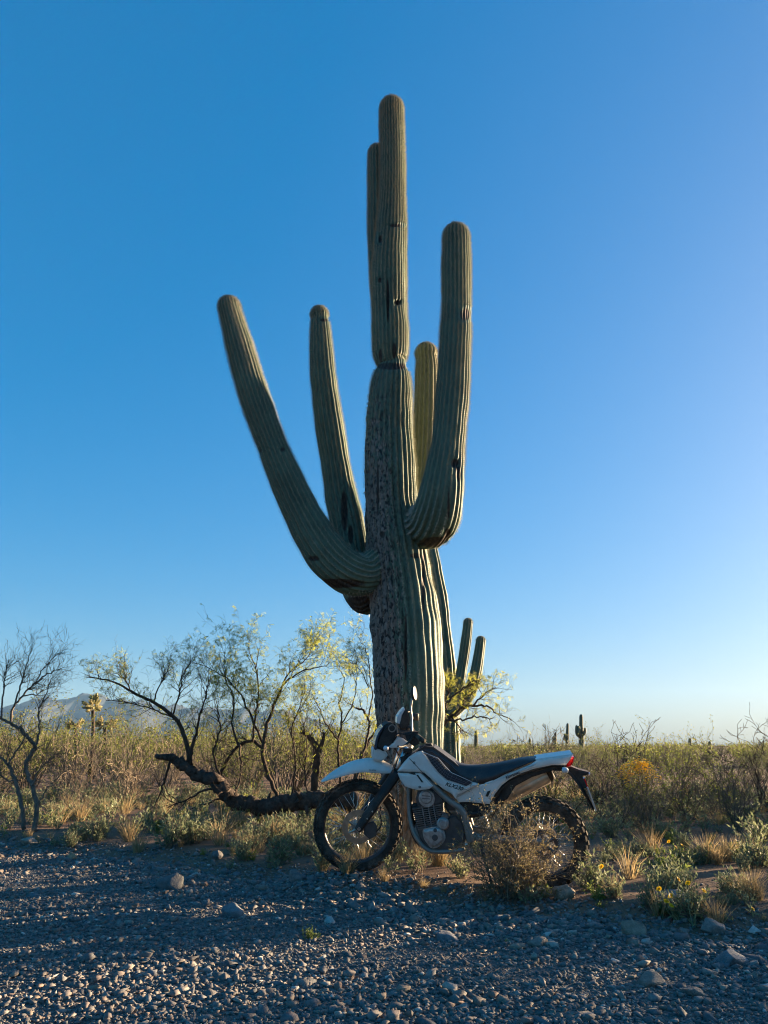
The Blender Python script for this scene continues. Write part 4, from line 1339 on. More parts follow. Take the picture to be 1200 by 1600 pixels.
    sh = tube('shock_absorber', [sh0, sh1], .022, STEEL, sides=12, sm=0)
    sprg = MB(); ax_ = (sh1 - sh0); L = ax_.length; ad = ax_.normalized(); e1 = ad.cross(B.n).normalized(); e2 = ad.cross(e1)
    pts = [sh0 + ad * (L * (.1 + .8 * k / 80)) + (e1 * math.cos(k * .55) + e2 * math.sin(k * .55)) * .038 for k in range(81)]
    sprg.tube(pts, [.0065] * 81, 6)
    mb_obj('spring', sprg, ALU, sh)
    # chain
    for o_ in (0.055,):
        P1 = z1((608, 596), (700, 610), (800, 624), (930, 618)); P2 = z1((608, 640), (700, 660), (800, 690), (930, 702))
        for P in (P1, P2):
            tube('chain', [B.P(*p, .065) for p in P], .007, DARKM, sides=6)
    # side stand
    st = B.P(*z1((700, 672))[0], .12)
    foot = Vector((st.x + .05, st.y - .16, 0)); foot.z = g(foot.x, foot.y) + .012
    ss_ = tube('side_stand', [st, st.lerp(foot, .5), foot], .012, SATIN, sides=8, sm=0)
    mb = MB(); mb.box(foot, (.03, 0, 0), (0, .022, 0), (0, 0, .005)); mb_obj('foot', mb, SATIN, ss_, False)

    # ---------------------------------------------------------------- engine
    eng = slab('engine', B, z1((452, 602), (480, 596), (540, 592), (590, 560), (618, 570), (640, 610), (640, 660), (600, 690), (540, 700), (500, 692), (474, 660)), .10, -.12, DARKM, bev=.015, k=2, trace=.1)
    # cylinder fins: tilted plates
    c0, c1 = z1((515, 598))[0], z1((498, 500))[0]
    A0 = B.P(*c0, .0); A1 = B.P(*c1, .0)
    axd = (A1 - A0).normalized(); fu = axd.cross(B.n).normalized()
    cyl = MB(); cyl.box((A0 + A1) / 2, fu * .072, B.n * .075, axd * ((A1 - A0).length / 2))
    co = mb_obj('cylinder', cyl, DARKM, eng, False)
    for k in range(11):
        t = .02 + k * .078
        p = A0.lerp(A1, t)
        mb = MB(); wv = .094 + .022 * (t)
        mb.box(p, fu * wv, B.n * .108, axd * .0032)
        mb_obj('cooling_fin', mb, FINM, eng, False)
    for k in (-.35, .1, .5):
        mb = MB(); mb.box(A0.lerp(A1, .42) + fu * (.1 * k) + B.n * .109, fu * .0045, B.n * .004, axd * .085)
        mb_obj('cooling_fin', mb, FINM, eng, False)
    hd = slab('cylinder_head', B, z1((456, 512), (458, 482), (470, 466), (500, 460), (532, 466), (552, 486), (560, 514), (520, 528), (480, 528)), .105, -.105, DARKM, parent=eng, bev=.014, k=2, trace=.1)
    drum('head_cover', B, *z1((497, 498))[0], .108, .062, .012, ALU, eng)
    drum('cap', B, *z1((494, 494))[0], .120, .047, .008, ALU, eng, bev=.008)
    for dy in (-5, 5):
        mb = MB(); c = B.P(*z1((494, 494 + dy))[0], .1285); mb.box(c, B.u * .03, B.n * .002, B.w * .003)
        mb_obj('rib', mb, FINM, eng, False)
    slab('generator_cover', B, z1((480, 622), (492, 612), (520, 606), (548, 608), (562, 624), (566, 650), (556, 668), (536, 684), (512, 686), (496, 668), (484, 648)), .135, .09, ALU, parent=eng, bev=.014, k=3, crown=.005)
    drum('cover_plug', B, *z1((527, 645))[0], .137, .022, .006, DARKM, eng, n=20)
    drum('cover_plug', B, *z1((528, 618))[0], .135, .014, .006, DARKM, eng, n=16)
    drum('sprocket_cover', B, *z1((558, 592))[0], .112, .045, .02, ALU, eng, bev=.01)
    drum('cover_plug', B, *z1((558, 592))[0], .132, .026, .006, ALU, eng)
    drum('starter', B, *z1((566, 566))[0], .10, .026, .02, FINM, eng)
    # exhaust header and muffler on the far side
    tube('exhaust_header', [B.P(*p, o_) for p, o_ in zip(z1((470, 520), (444, 530), (436, 575), (446, 630), (480, 672), (560, 660), (700, 600), (790, 500)), (.02, .03, .0, -.02, -.06, -.12, -.14, -.14))], .018, SATIN, sides=12)
    m0, m1 = B.P(*z1((775, 498))[0], -.13), B.P(*z1((962, 402))[0], -.13)
    mf = tube('muffler', [m0, m0.lerp(m1, .08), m0.lerp(m1, .9), m1], [.035, .062, .062, .045], PIPE, sides=20, sm=0)
    mc = tube('end_cap', [m0.lerp(m1, .93), m0.lerp(m1, 1.03)], [.058, .05], SATIN, parent=mf, sides=20, sm=0)
    slab('heat_shield', B, z1((800, 470), (830, 448), (905, 410), (930, 398), (940, 408), (910, 424), (835, 462), (808, 486)), -.06, -.075, PIPE, parent=mf, bev=.002)
    slab('skid_plate', B, z1((446, 610), (458, 606), (474, 650), (500, 686), (560, 698), (560, 706), (500, 700), (466, 668)), .09, -.09, GREYF, bev=.006, trace=.09)
    # carburettor / injection body and hoses
    slab('throttle_body', B, z1((560, 500), (600, 510), (604, 545), (570, 545)), .05, -.05, DARKM, bev=.01, trace=.05)
    tube('intake_hose', [B.P(*p, .07) for p in z1((545, 470), (572, 500), (566, 530), (590, 560))], .007, BLACK, sides=6)
    tube('horn_bracket', [B.P(*p, .03) for p in z1((402, 440), (420, 470), (428, 500))], .008, STEEL, sides=6)
    return root

make_motorcycle()
# ================================================================== PLANTS
BARK_DARK = bark('mesquite_bark', (0.028, 0.021, 0.016), (0.105, 0.075, 0.055), 20)
BARK_RED = bark('log_bark', (0.024, 0.018, 0.015), (0.12, 0.088, 0.070), 16, (1, 1, 1))
BARK_GREY = bark('grey_bark', (0.08, 0.065, 0.052), (0.22, 0.18, 0.145), 22)
TWIG_TAN = bark('dry_twig', (0.13, 0.10, 0.07), (0.30, 0.235, 0.165), 30)
TWIG_BROWN = bark('brown_twig', (0.075, 0.062, 0.046), (0.19, 0.155, 0.115), 30)
LEAF_MESQ = leafy('mesquite_leaf', [(0.17, 0.21, 0.035), (0.25, 0.28, 0.05), (0.34, 0.34, 0.065), (0.42, 0.38, 0.09)], 0.62)
LEAF_CREO = leafy('creosote_leaf', [(0.085, 0.11, 0.022), (0.13, 0.16, 0.03), (0.19, 0.21, 0.045), (0.25, 0.24, 0.065)], 0.45)
LEAF_OLIVE = leafy('olive_leaf', [(0.08, 0.10, 0.034), (0.125, 0.14, 0.05), (0.18, 0.18, 0.08)], 0.4)
LEAF_GREY = leafy('grey_leaf', [(0.11, 0.135, 0.065), (0.17, 0.20, 0.10), (0.24, 0.265, 0.145), (0.28, 0.28, 0.15)], 0.4)
LEAF_FRESH = leafy('fresh_leaf', [(0.10, 0.14, 0.035), (0.17, 0.21, 0.05), (0.25, 0.27, 0.08)], 0.45)
GRASS_DRY = leafy('dry_grass', [(0.22, 0.15, 0.07), (0.33, 0.24, 0.12), (0.42, 0.32, 0.17), (0.25, 0.20, 0.10)], 0.45)
PETAL = leafy('yellow_petal', [(0.80, 0.48, 0.01), (0.90, 0.62, 0.03)], 0.45)
CHOLLA = leafy('cholla_spine', [(0.20, 0.19, 0.08), (0.32, 0.28, 0.13), (0.42, 0.35, 0.18)], 0.35)

def rdir(rs, d, ang):
    """direction d turned by about ang radians, sideways at random"""
    d = norm(np.asarray(d, float))
    r = rs.normal(size=3); r = norm(r - d * np.dot(r, d))
    return norm(d * math.cos(ang) + r * math.sin(ang))

def grow(mb, p, d, L, r, lvl, rs, tips, nseg=5, wander=.22, up=.05, prob=.75, ratio=.6, ang=.75, sides=(3, 3, 4, 5), mat=0, rmin=.0012):
    p = np.asarray(p, float); d = norm(np.asarray(d, float))
    pts, rad = [p], [r]
    for i in range(nseg):
        d = norm(d + rs.normal(size=3) * wander + np.array([0, 0, up]))
        p = p + d * L / nseg * rs.uniform(.8, 1.2)
        rr = r * (1 - .72 * (i + 1) / nseg)
        pts.append(p); rad.append(max(rr, rmin))
        if lvl > 0 and rs.uniform() < prob and i < nseg:
            grow(mb, p, rdir(rs, d, rs.uniform(.5, 1.25) * ang), L * ratio * rs.uniform(.65, 1.15), max(rr * .75, rmin), lvl - 1, rs, tips, max(3, nseg - 1), wander, up, prob, ratio, ang, sides, mat, rmin)
    mb.tube(pts, rad, sides[min(lvl, 3)], mat, caps=False)
    if lvl <= 1:
        for i in range(1, len(pts)): tips.append((pts[i], norm(pts[i] - pts[i - 1]), lvl))

def leaves_at(lb, tips, rs, frac, n, Lr, W, droop=.2, spread=1.0, sel=None):
    for p, d, l in tips:
        if rs.uniform() > frac or (sel is not None and not sel(p)): continue
        for _ in range(n):
            dd = rdir(rs, d, rs.uniform(.3, 1.2) * spread) + np.array([0, 0, -droop])
            L = rs.uniform(*Lr)
            lb.leaf(p + rs.normal(size=3) * L * .35, dd, norm(rs.normal(size=3)), L, W * rs.uniform(.7, 1.3))

def pinnate(lb, tips, rs, frac, n, Lr, leaflet, sel=None):
    """feathery mesquite leaves: a row of slim leaflets either side of a drooping stalk"""
    for p, d, l in tips:
        if rs.uniform() > frac or (sel is not None and not sel(p)): continue
        for _ in range(n):
            dd = norm(rdir(rs, d, rs.uniform(.4, 1.3)) + np.array([0, 0, -.35]))
            L = rs.uniform(*Lr); nn = norm(rs.normal(size=3)); sd = norm(cross(dd, nn))
            q = np.array(p)
            k = 6
            for i in range(k):
                q = q + dd * L / k
                dd = norm(dd + np.array([0, 0, -.08]))
                for s in (-1, 1):
                    lb.leaf(q, norm(sd * s + dd * .45), nn, leaflet * rs.uniform(.8, 1.2), leaflet * .30)

def limb(mb, path, Yd, mat=0, sides=7, k=5, wob=0.0, rs=None, thin=1.0):
    """a traced limb: rows px, py, width px (, Y)"""
    C = []
    for r in path:
        Y = r[3] if len(r) > 3 else Yd
        p = at(r[0], r[1], Y); C.append((p.x, p.y, p.z, r[2] * .5 * thin * mpp(r[0], r[1], Y)))
    C = catmull(np.array(C), k)
    if wob and rs is not None:
        C[1:-1, :3] += rs.normal(size=(len(C) - 2, 3)) * wob
    mb.tube(C[:, :3], np.maximum(C[:, 3], .0015), sides, mat)
    return C

def shoots(mb, C, rs, tips, n, L, lvl, f0=.15, f1=1.0, ang=.8, updir=.35, up=.06, rscale=.55, wander=.2, nseg=5, flat=1.0, prob=.75):
    for _ in range(n):
        f = rs.uniform(f0, f1) * (len(C) - 1)
        i = int(min(f, len(C) - 2)); t = f - i
        p = C[i, :3] * (1 - t) + C[i + 1, :3] * t
        d = norm(C[i + 1, :3] - C[i, :3])
        dd = rdir(rs, d, rs.uniform(.6, 1.3) * ang); dd = norm(dd * np.array([1, flat, 1]) + np.array([0, 0, updir]))
        r = max(.0014, min(C[i, 3] * rscale, .0048))
        grow(mb, p, dd, L * rs.uniform(.6, 1.2), r, lvl, rs, tips, nseg, wander, up, prob, rmin=.0011)

def plant_root(name, p, label, cat, group=None):
    o = empty(name, p)
    return tag(o, label, cat, group)

def parts(root, **kw):
    inv = Matrix.Translation(-Vector(root.location))
    for nm, (mb, mat, smooth) in kw.items():
        if mb.n: mb.build(nm, mat, root, smooth, inv)

# ------------------------------------------------------------------ traced trees
def fallen_mesquite():
    rs = np.random.RandomState(21)
    Y = 10.2
    p = at(430, 1280, Y); p.z = g(p.x, p.y)
    root = plant_root('mesquite_tree', p, 'fallen mesquite with trunk along the ground and feathery branches left of the front wheel', 'tree')
    log, br, tw, lf = MB(), MB(), MB(), MB()
    tips = []
    C0 = limb(log, [(560, 1252, 28), (520, 1248, 29), (500, 1250, 29), (470, 1253, 28), (440, 1258, 29), (418, 1262, 27), (392, 1256, 26), (366, 1249, 26), (350, 1236, 25), (326, 1216, 21), (304, 1207, 18), (285, 1196, 17), (266, 1184, 13), (245, 1181, 8)], Y, sides=12, k=6, wob=.018, rs=rs, thin=.92)
    for _ in range(9):      # broken stubs
        f = rs.randint(8, len(C0) - 8); q = C0[f, :3]; dd = norm(rs.normal(size=3) * np.array([1, .8, 1]) + np.array([0, 0, .5])); ln = rs.uniform(.15, .3)
        log.tube([q, q + dd * ln * .6, q + (dd + rs.normal(size=3) * .2) * ln], [C0[f, 3] * .4, C0[f, 3] * .32, .008], 6)
    L = [
        [(297, 1196, 12), (293, 1166, 10), (284, 1140, 9), (268, 1116, 8), (238, 1096, 7), (206, 1081, 5.5), (180, 1066, 4), (155, 1060, 3), (134, 1058, 1.6)],
        [(294, 1190, 10), (300, 1165, 8), (308, 1140, 6), (314, 1112, 4.5), (322, 1088, 3), (326, 1060, 1.8)],
        [(438, 1256, 10), (424, 1222, 9), (413, 1192, 9), (411, 1165, 9), (418, 1130, 7), (432, 1092, 5.5), (446, 1066, 4.5), (468, 1050, 3.2), (500, 1042, 2), (514, 1036, 1.2)],
        [(412, 1170, 7), (394, 1158, 7), (372, 1166, 7), (358, 1184, 7), (346, 1206, 7), (340, 1226, 7)],
        [(410, 1160, 6), (396, 1128, 5), (382, 1096, 4), (360, 1066, 3), (330, 1046, 2), (306, 1036, 1.2)],
        [(395, 1160, 5), (398, 1120, 4.5), (404, 1090, 3.5), (400, 1050, 2.6), (388, 1010, 1.4)],
        [(372, 1164, 5), (362, 1130, 4.2), (366, 1096, 3.4), (352, 1058, 2.4), (350, 1020, 1.3)],
        [(430, 1096, 4), (452, 1050, 3), (478, 1030, 2.2), (494, 1000, 1.2)],
        [(270, 1118, 4), (280, 1085, 3.4), (284, 1060, 2.6), (298, 1036, 1.6)],
        [(240, 1097, 3.5), (250, 1070, 2.6), (262, 1050, 1.6)],
        [(372, 1160, 5), (378, 1190, 4), (374, 1220, 3.5), (366, 1244, 3)],
        [(268, 1120, 3.5), (238, 1108, 3), (200, 1098, 2.4), (165, 1095, 1.4)],
        [(206, 1082, 3), (196, 1062, 2.2), (180, 1052, 1.4)],
        [(346, 1232, 7), (318, 1236, 5), (290, 1250, 3.5), (262, 1262, 2)],
        [(356, 1242, 6), (330, 1252, 4), (300, 1262, 2.6), (282, 1278, 1.6)],
        [(266, 1190, 6), (258, 1215, 5), (250, 1240, 3.5), (242, 1262, 2)],
        [(455, 1250, 4), (460, 1215, 4), (462, 1180, 3.5), (456, 1140, 2.8), (470, 1100, 2), (476, 1070, 1.2)],
        [(350, 1232, 7), (338, 1200, 5), (334, 1170, 4.5), (345, 1140, 3.5), (340, 1110, 2.4)],
        [(480, 1246, 3.5), (476, 1210, 3.2), (480, 1170, 2.6), (474, 1130, 1.8)],
    ]
    Cs = []
    for k, path in enumerate(L):
        y = Y + rs.uniform(-.35, .35)
        path = [(a, b, c, Y + (y - Y) * min(1, i / 3)) for i, (a, b, c) in enumerate(path)]
        Cs.append(limb(br, path, Y, sides=6, k=4, wob=.007, rs=rs, thin=.72))
    for k, C in enumerate(Cs):
        dead = k in (13, 14, 15)
        n = 18 if not dead else 9
        Lx = (.27 if k in (0, 9, 11, 12) else .36) if not dead else .4
        shoots(tw, C, rs, tips if not dead else [], n, Lx, 2 if not dead else 1, .2, 1.0, up=.05 if not dead else -.02, updir=.4 if not dead else -.1)
    shoots(tw, C0, rs, [], 14, .4, 1, .45, .95, updir=.2)
    # feathery foliage, densest in the crown's right half
    def dens(p):
        px, py = project(np.array([p]))
        f = .5 * np.clip((px[0] - 300) / 90, .25, 1) * np.clip((1150 - py[0]) / 60, .08, 1)
        return rs.uniform() < f * 1.35
    pinnate(lf, tips, rs, 1.0, 1, (.045, .08), .018, dens)
    def core(p):
        px, py = project(np.array([p]))
        return 330 < px[0] < 450 and py[0] < 1085
    pinnate(lf, tips, rs, .2, 1, (.045, .08), .018, core)
    parts(root, trunk=(log, BARK_RED, True), branches=(br, BARK_DARK, True), twigs=(tw, BARK_DARK, False), leaves=(lf, LEAF_MESQ, False))

def right_mesquite():
    """the leafy tree between the trunk and the slender saguaro"""
    rs = np.random.RandomState(33)
    Y = 9.6
    p = at(684, 1262, Y); p.z = g(p.x, p.y)
    root = plant_root('mesquite_tree', p, 'small leafy yellow-green mesquite between the giant and slender saguaros', 'tree')
    br, tw, lf = MB(), MB(), MB(); tips = []
    T = limb(br, [(678, 1290, 14), (680, 1240, 13), (684, 1190, 11), (688, 1150, 9), (692, 1120, 7), (696, 1100, 5), (700, 1080, 3), (702, 1066, 1.6)], Y, sides=7, wob=.01, rs=rs)
    for path in ([(690, 1135, 6), (706, 1118, 5), (722, 1106, 4.2), (742, 1102, 3.4), (766, 1106, 2.6), (784, 1118, 1.8), (800, 1124, 1)],
                 [(700, 1126, 4), (724, 1124, 3), (745, 1119, 2.2), (770, 1122, 1.4)],
                 [(694, 1100, 4), (712, 1085, 3), (730, 1070, 2), (752, 1062, 1.2)],
                 [(740, 1102, 3), (756, 1086, 2), (775, 1074, 1.2)],
                 [(690, 1110, 4), (684, 1085, 3), (680, 1060, 2)],
                 [(722, 1108, 2.6), (728, 1090, 2), (740, 1080, 1.2)],
                 [(706, 1120, 3), (716, 1134, 2.4), (724, 1142, 1.4)]):
        C = limb(br, path, Y + rs.uniform(-.2, .1), sides=6, wob=.008, rs=rs)
        shoots(tw, C, rs, tips, 7, .24, 2, .2, 1.0, updir=.2)
    shoots(tw, T, rs, tips, 12, .28, 2, .45, .85)
    def dens(p):
        px, py = project(np.array([p]))
        return rs.uniform() < (.36 if px[0] < 725 else .2) and 1050 < py[0] < 1150
    pinnate(lf, tips, rs, 1.0, 1, (.045, .08), .019, dens)
    parts(root, trunk=(br, BARK_DARK, True), twigs=(tw, BARK_DARK, False), leaves=(lf, LEAF_MESQ, False))

def left_of_trunk_mesquite():
    rs = np.random.RandomState(44)
    Y = 10.8
    p = at(540, 1262, Y); p.z = g(p.x, p.y)
    root = plant_root('mesquite_tree', p, 'thin feathery mesquite behind the front fender, against the left of the trunk', 'tree')
    br, tw, lf = MB(), MB(), MB(); tips = []
    for path in ([(536, 1275, 8), (534, 1240, 7), (530, 1200, 6), (528, 1165, 5), (534, 1130, 4), (530, 1100, 3), (538, 1065, 2), (530, 1040, 1.2)],
                 [(548, 1275, 8), (552, 1225, 7), (566, 1180, 6), (580, 1150, 5), (592, 1130, 4)],
                 [(550, 1240, 6), (562, 1200, 5.5), (572, 1160, 5), (576, 1128, 5), (570, 1112, 5), (556, 1106, 4)],
                 [(574, 1122, 4), (582, 1090, 3), (578, 1055, 2.4), (574, 1020, 1.6), (560, 996, 1)],
                 [(530, 1160, 4), (512, 1135, 3), (500, 1110, 2), (488, 1085, 1.2)],
                 [(534, 1130, 3), (552, 1100, 2.4), (556, 1070, 1.6), (550, 1045, 1)],
                 [(576, 1075, 2.6), (562, 1045, 1.8), (545, 1030, 1)]):
        C = limb(br, path, Y + rs.uniform(-.3, .3), sides=6, wob=.007, rs=rs, thin=.75)
        shoots(tw, C, rs, tips, 8, .30, 2, .3, 1.0)
    def dens(p):
        px, py = project(np.array([p]))
        return rs.uniform() < (.34 if py[0] < 1140 else .08)
    pinnate(lf, tips, rs, 1.0, 1, (.045, .08), .018, dens)
    parts(root, trunk=(br, BARK_DARK, True), twigs=(tw, BARK_DARK, False), leaves=(lf, LEAF_MESQ, False))

def forked_snag():
    rs = np.random.RandomState(45)
    Y = 11.3
    p = at(490, 1262, Y); p.z = g(p.x, p.y)
    root = plant_root('dead_tree', p, 'dead forked tree stump standing behind the log, left of the front fender', 'tree')
    br, tw = MB(), MB()
    T = limb(br, [(490, 1275, 11), (491, 1240, 11), (493, 1205, 11), (495, 1178, 12), (490, 1160, 9), (480, 1150, 7), (470, 1141, 5)], Y, sides=8, wob=.008, rs=rs)
    C = limb(br, [(495, 1180, 8), (502, 1165, 7), (506, 1150, 5), (505, 1144, 4)], Y, sides=7)
    shoots(tw, T, rs, [], 10, .35, 1, .5, 1.0)
    shoots(tw, C, rs, [], 6, .4, 1, .4, 1.0)
    parts(root, trunk=(br, BARK_DARK, True), twigs=(tw, BARK_DARK, False))

def bare_left_tree():
    rs = np.random.RandomState(55)
    Y = 9.4
    p = at(46, 1292, Y); p.z = g(p.x, p.y)
    root = plant_root('bare_tree', p, 'leafless tree with twin crooked stems at the far left', 'tree')
    br, tw = MB(), MB()
    Ls = [
        ([(54, 1300, 11), (57, 1262, 10), (51, 1230, 9), (44, 1212, 9), (41, 1194, 9), (50, 1176, 9), (55, 1166, 8), (44, 1152, 7.5), (34, 1143, 7), (16, 1130, 6), (0, 1121, 5), (-24, 1108, 4)], 4),
        ([(38, 1296, 9), (36, 1270, 8.5), (29, 1238, 8), (20, 1209, 7), (11, 1193, 6), (-2, 1182, 5), (-30, 1165, 4)], 4),
        ([(16, 1130, 5), (22, 1104, 4.5), (35, 1087, 4), (53, 1069, 3.4), (76, 1053, 2.6), (99, 1043, 1.2)], 10),
        ([(22, 1104, 4), (32, 1072, 3.2), (40, 1046, 2.4), (50, 1010, 1.2)], 9),
        ([(53, 1069, 2.6), (68, 1044, 2), (88, 1024, 1)], 7),
        ([(2, 1123, 4), (4, 1090, 3.4), (8, 1060, 2.6), (14, 1030, 1.4)], 8),
        ([(55, 1166, 5), (62, 1140, 4), (60, 1112, 3), (72, 1085, 2), (80, 1060, 1.2)], 9),
        ([(12, 1195, 4), (26, 1172, 3.4), (40, 1150, 3)], 4),
        ([(29, 1220, 4), (12, 1218, 3), (-8, 1206, 2)], 4),
        ([(51, 1228, 4), (60, 1205, 3), (75, 1190, 2), (96, 1180, 1)], 6),
        ([(35, 1087, 3), (58, 1084, 2.2), (82, 1072, 1)], 6),
        ([(57, 1262, 4), (72, 1235, 3), (90, 1215, 2), (104, 1204, 1)], 5),
    ]
    for path, n in Ls:
        C = limb(br, path, Y + rs.uniform(-.2, .2) if path[0][1] < 1250 else Y, sides=7, wob=.006, rs=rs, thin=.74)
        shoots(tw, C, rs, [], n + 6, .27, 2, .3, 1.0, updir=.2, wander=.24)
    parts(root, trunk=(br, BARK_GREY, True), twigs=(tw, TWIG_BROWN, False))

def bare_shrub_at(px, py, Y, hpx, wpx, seed, label, mat=TWIG_BROWN, n=9, lvl=3, leaf=None, leafmat=None, cat='shrub', name='bare_shrub', group=None, r0=.011):
    """an open, mostly leafless shrub fanning up from its foot at (px, py)"""
    rs = np.random.RandomState(seed)
    p = at(px, py, Y); p.z = g(p.x, p.y) - .01
    k = mpp(px, py, Y); H, Wd = hpx * k, wpx * k
    root = plant_root(name, p, label, cat, group)
    br, lf = MB(), MB(); tips = []
    for i in range(n):
        a = rs.uniform(0, 6.28); ln = rs.uniform(.1, 1)
        d = norm(np.array([math.cos(a) * Wd * .5 * ln, math.sin(a) * Wd * .4 * ln, H]))
        grow(br, np.array(p) + np.array([math.cos(a), math.sin(a), 0]) * rs.uniform(0, .05), d, H * rs.uniform(.6, .95), r0 * rs.uniform(.6, 1.1), lvl, rs, tips, 5, .2, .04, .7, .55, .75, rmin=.00026 * Y)
    if leaf: leaves_at(lf, tips, rs, leaf[0], leaf[1], leaf[2], leaf[3])
    parts(root, stems=(br, mat, False), leaves=(lf, leafmat, False))
    return root

fallen_mesquite()
right_mesquite()
left_of_trunk_mesquite()
forked_snag()
bare_left_tree()

# bush growing in front of the rear wheel
def wheel_bush():
    rs = np.random.RandomState(66)
    p0 = gp(806, 1402)
    root = plant_root('dry_bush', p0, 'dry twiggy olive bush growing in front of the rear wheel', 'bush')
    br, lf = MB(), MB(); tips = []
    for i in range(84):
        tx, ty = rs.uniform(705, 880), rs.uniform(1255, 1385)
        # shape of the crown: tallest in the middle
        top = np.interp(tx, [700, 730, 770, 810, 840, 865, 882], [1335, 1275, 1255, 1252, 1262, 1285, 1330])
        ty = max(ty, top) if rs.uniform() < .7 else top
        q = at(tx, ty, p0.y + rs.uniform(-.25, .22))
        st = np.array(p0) + np.array([rs.normal() * .07, rs.normal() * .05, 0])
        d = np.array(q) - st; L = np.linalg.norm(d)
        grow(br, st, norm(d + np.array([0, 0, .15 * L])), L * rs.uniform(.8, 1.0), .0042, 2, rs, tips, 6, .15, .0, .75, .36, .8)
    leaves_at(lf, tips, rs, .62, 2, (.009, .018), .007)
    parts(root, stems=(br, TWIG_TAN, False), leaves=(lf, leafy('dry_bush_leaf', [(0.11, 0.095, 0.04), (0.17, 0.14, 0.065), (0.24, 0.19, 0.10), (0.14, 0.13, 0.05)], 0.4), False))
wheel_bush()

# open shrubs of the right-hand middle distance
bare_shrub_at(846, 1176, 22, 72, 78, 70, 'leafless grey open bush on the skyline above the motorcycle seat', TWIG_BROWN, 7, 3, r0=.018)
bare_shrub_at(980, 1238, 13.5, 108, 130, 71, 'tall dark leafless shrub reaching over the yellow flowering bush', BARK_DARK, 7, 3, r0=.014)
bare_shrub_at(1128, 1236, 13, 92, 120, 72, 'wide leafless dark shrub standing against the right skyline', BARK_DARK, 9, 3, r0=.012)
bare_shrub_at(1188, 1240, 12, 110, 90, 73, 'leafless twiggy shrub at the right border of the picture', BARK_DARK, 8, 3, r0=.012)
bare_shrub_at(925, 1230, 11.5, 70, 90, 74, 'dark tangled shrub just behind the motorcycle tail', BARK_DARK, 9, 3, (.45, 1, (.012, .024), .01), LEAF_CREO)
bare_shrub_at(868, 1232, 10.5, 62, 110, 75, 'dark leafy shrub under the motorcycle tail', BARK_DARK, 10, 3, (.6, 2, (.012, .024), .01), LEAF_CREO)
bare_shrub_at(1070, 1262, 10.5, 70, 130, 76, 'tangled brown shrub in the middle right scrub', TWIG_BROWN, 12, 3, (.3, 1, (.012, .022), .009), LEAF_CREO)
bare_shrub_at(1152, 1290, 9.5, 92, 110, 77, 'brown leggy shrub at right in front of the skyline shrubs', TWIG_BROWN, 11, 3, (.3, 1, (.012, .022), .009), LEAF_OLIVE)
bare_shrub_at(1010, 1290, 9.4, 52, 110, 78, 'low brown tangle of twigs below the yellow flowering bush', TWIG_BROWN, 12, 3, (.3, 1, (.010, .02), .008), LEAF_OLIVE)
bare_shrub_at(200, 1248, 13.0, 85, 170, 79, 'pale leafless thicket of straight twigs left of the fallen mesquite', TWIG_TAN, 16, 3, r0=.008)
bare_shrub_at(120, 1235, 14.0, 80, 120, 80, 'pale leafless shrub right of the bare left tree', TWIG_TAN, 13, 3, r0=.008)
bare_shrub_at(270, 1240, 14.0, 80, 120, 81, 'leafless tan shrub behind the broken end of the log', TWIG_TAN, 12, 3, r0=.008)

def flowering_bush():
    rs = np.random.RandomState(90)
    Y = 10.6
    p = at(1004, 1262, Y); p.z = g(p.x, p.y)
    root = plant_root('flowering_bush', p, 'rounded bush topped with yellow flowers at middle right', 'bush')
    br, lf, fl = MB(), MB(), MB(); tips = []
    k = mpp(1002, 1240, Y)
    for i in range(46):
        a = rs.uniform(0, 6.28); ln = rs.uniform(0, 1) ** .6
        q = np.array([math.cos(a) * 40 * k * ln, math.sin(a) * 34 * k * ln, 84 * k * math.sqrt(1 - (ln * .8) ** 2)])
        grow(br, np.array(p), q, np.linalg.norm(q) * .95, .004, 1, rs, tips, 5, .1, .02, .7, .35, .6)
        tip = np.array(p) + q
        for _ in range(18 if q[2] > 58 * k else 3):
            c = tip + rs.normal(size=3) * .035
            for j in range(6):
                t = j * 1.047 + rs.uniform(0, .3)
                fl.leaf(c, np.array([math.cos(t), math.sin(t), .3]), np.array([0, 0, 1.0]), .021, .014)
    leaves_at(lf, tips, rs, .8, 3, (.015, .03), .013)
    parts(root, stems=(br, TWIG_BROWN, False), leaves=(lf, LEAF_OLIVE, False), flowers=(fl, PETAL, False))
flowering_bush()

def cholla(px, py, Y, hpx, wpx, seed, label):
    rs = np.random.RandomState(seed)
    p = at(px, py + 60, Y); p.z = g(p.x, p.y)
    root = plant_root('cholla_cactus', p, label, 'cactus', 'chollas against the mountains')
    st, jt = MB(), MB()
    top = at(px, py, Y); k = mpp(px, py, Y)
    st.tube([np.array(p), np.array(p) * .5 + np.array(top) * .5 + np.array([.05, 0, 0]), np.array(top) - np.array([0, 0, hpx * k * .4])], [.06, .05, .045], 7)
    for i in range(26):
        d = norm(np.array([rs.normal() * wpx, rs.normal() * wpx, rs.normal() * hpx * .8]))
        c = np.array(top) + d * np.array([wpx, wpx, hpx]) * k * rs.uniform(.1, .5)
        dd = norm(d + np.array([0, 0, .4])); L = .20
        pts = [c, c + dd * L * .3, c + dd * L * .7, c + dd * L]
        jt.tube(pts, [.015, .034, .034, .012], 6)
        for _ in range(70):
            t = rs.uniform(0, 1); n = rdir(rs, dd, 1.5)
            jt.leaf(c + dd * L * t + n * .028, n, rs.normal(size=3), .035, .006)
    parts(root, stem=(st, BARK_DARK, True), joints=(jt, CHOLLA, False))
cholla(146, 1102, 21, 19, 15, 91, 'tall cholla with a pale spiny head against the mountains')
cholla(118, 1133, 24, 9, 16, 92, 'low cholla clump left of the tall one, below the mountains')
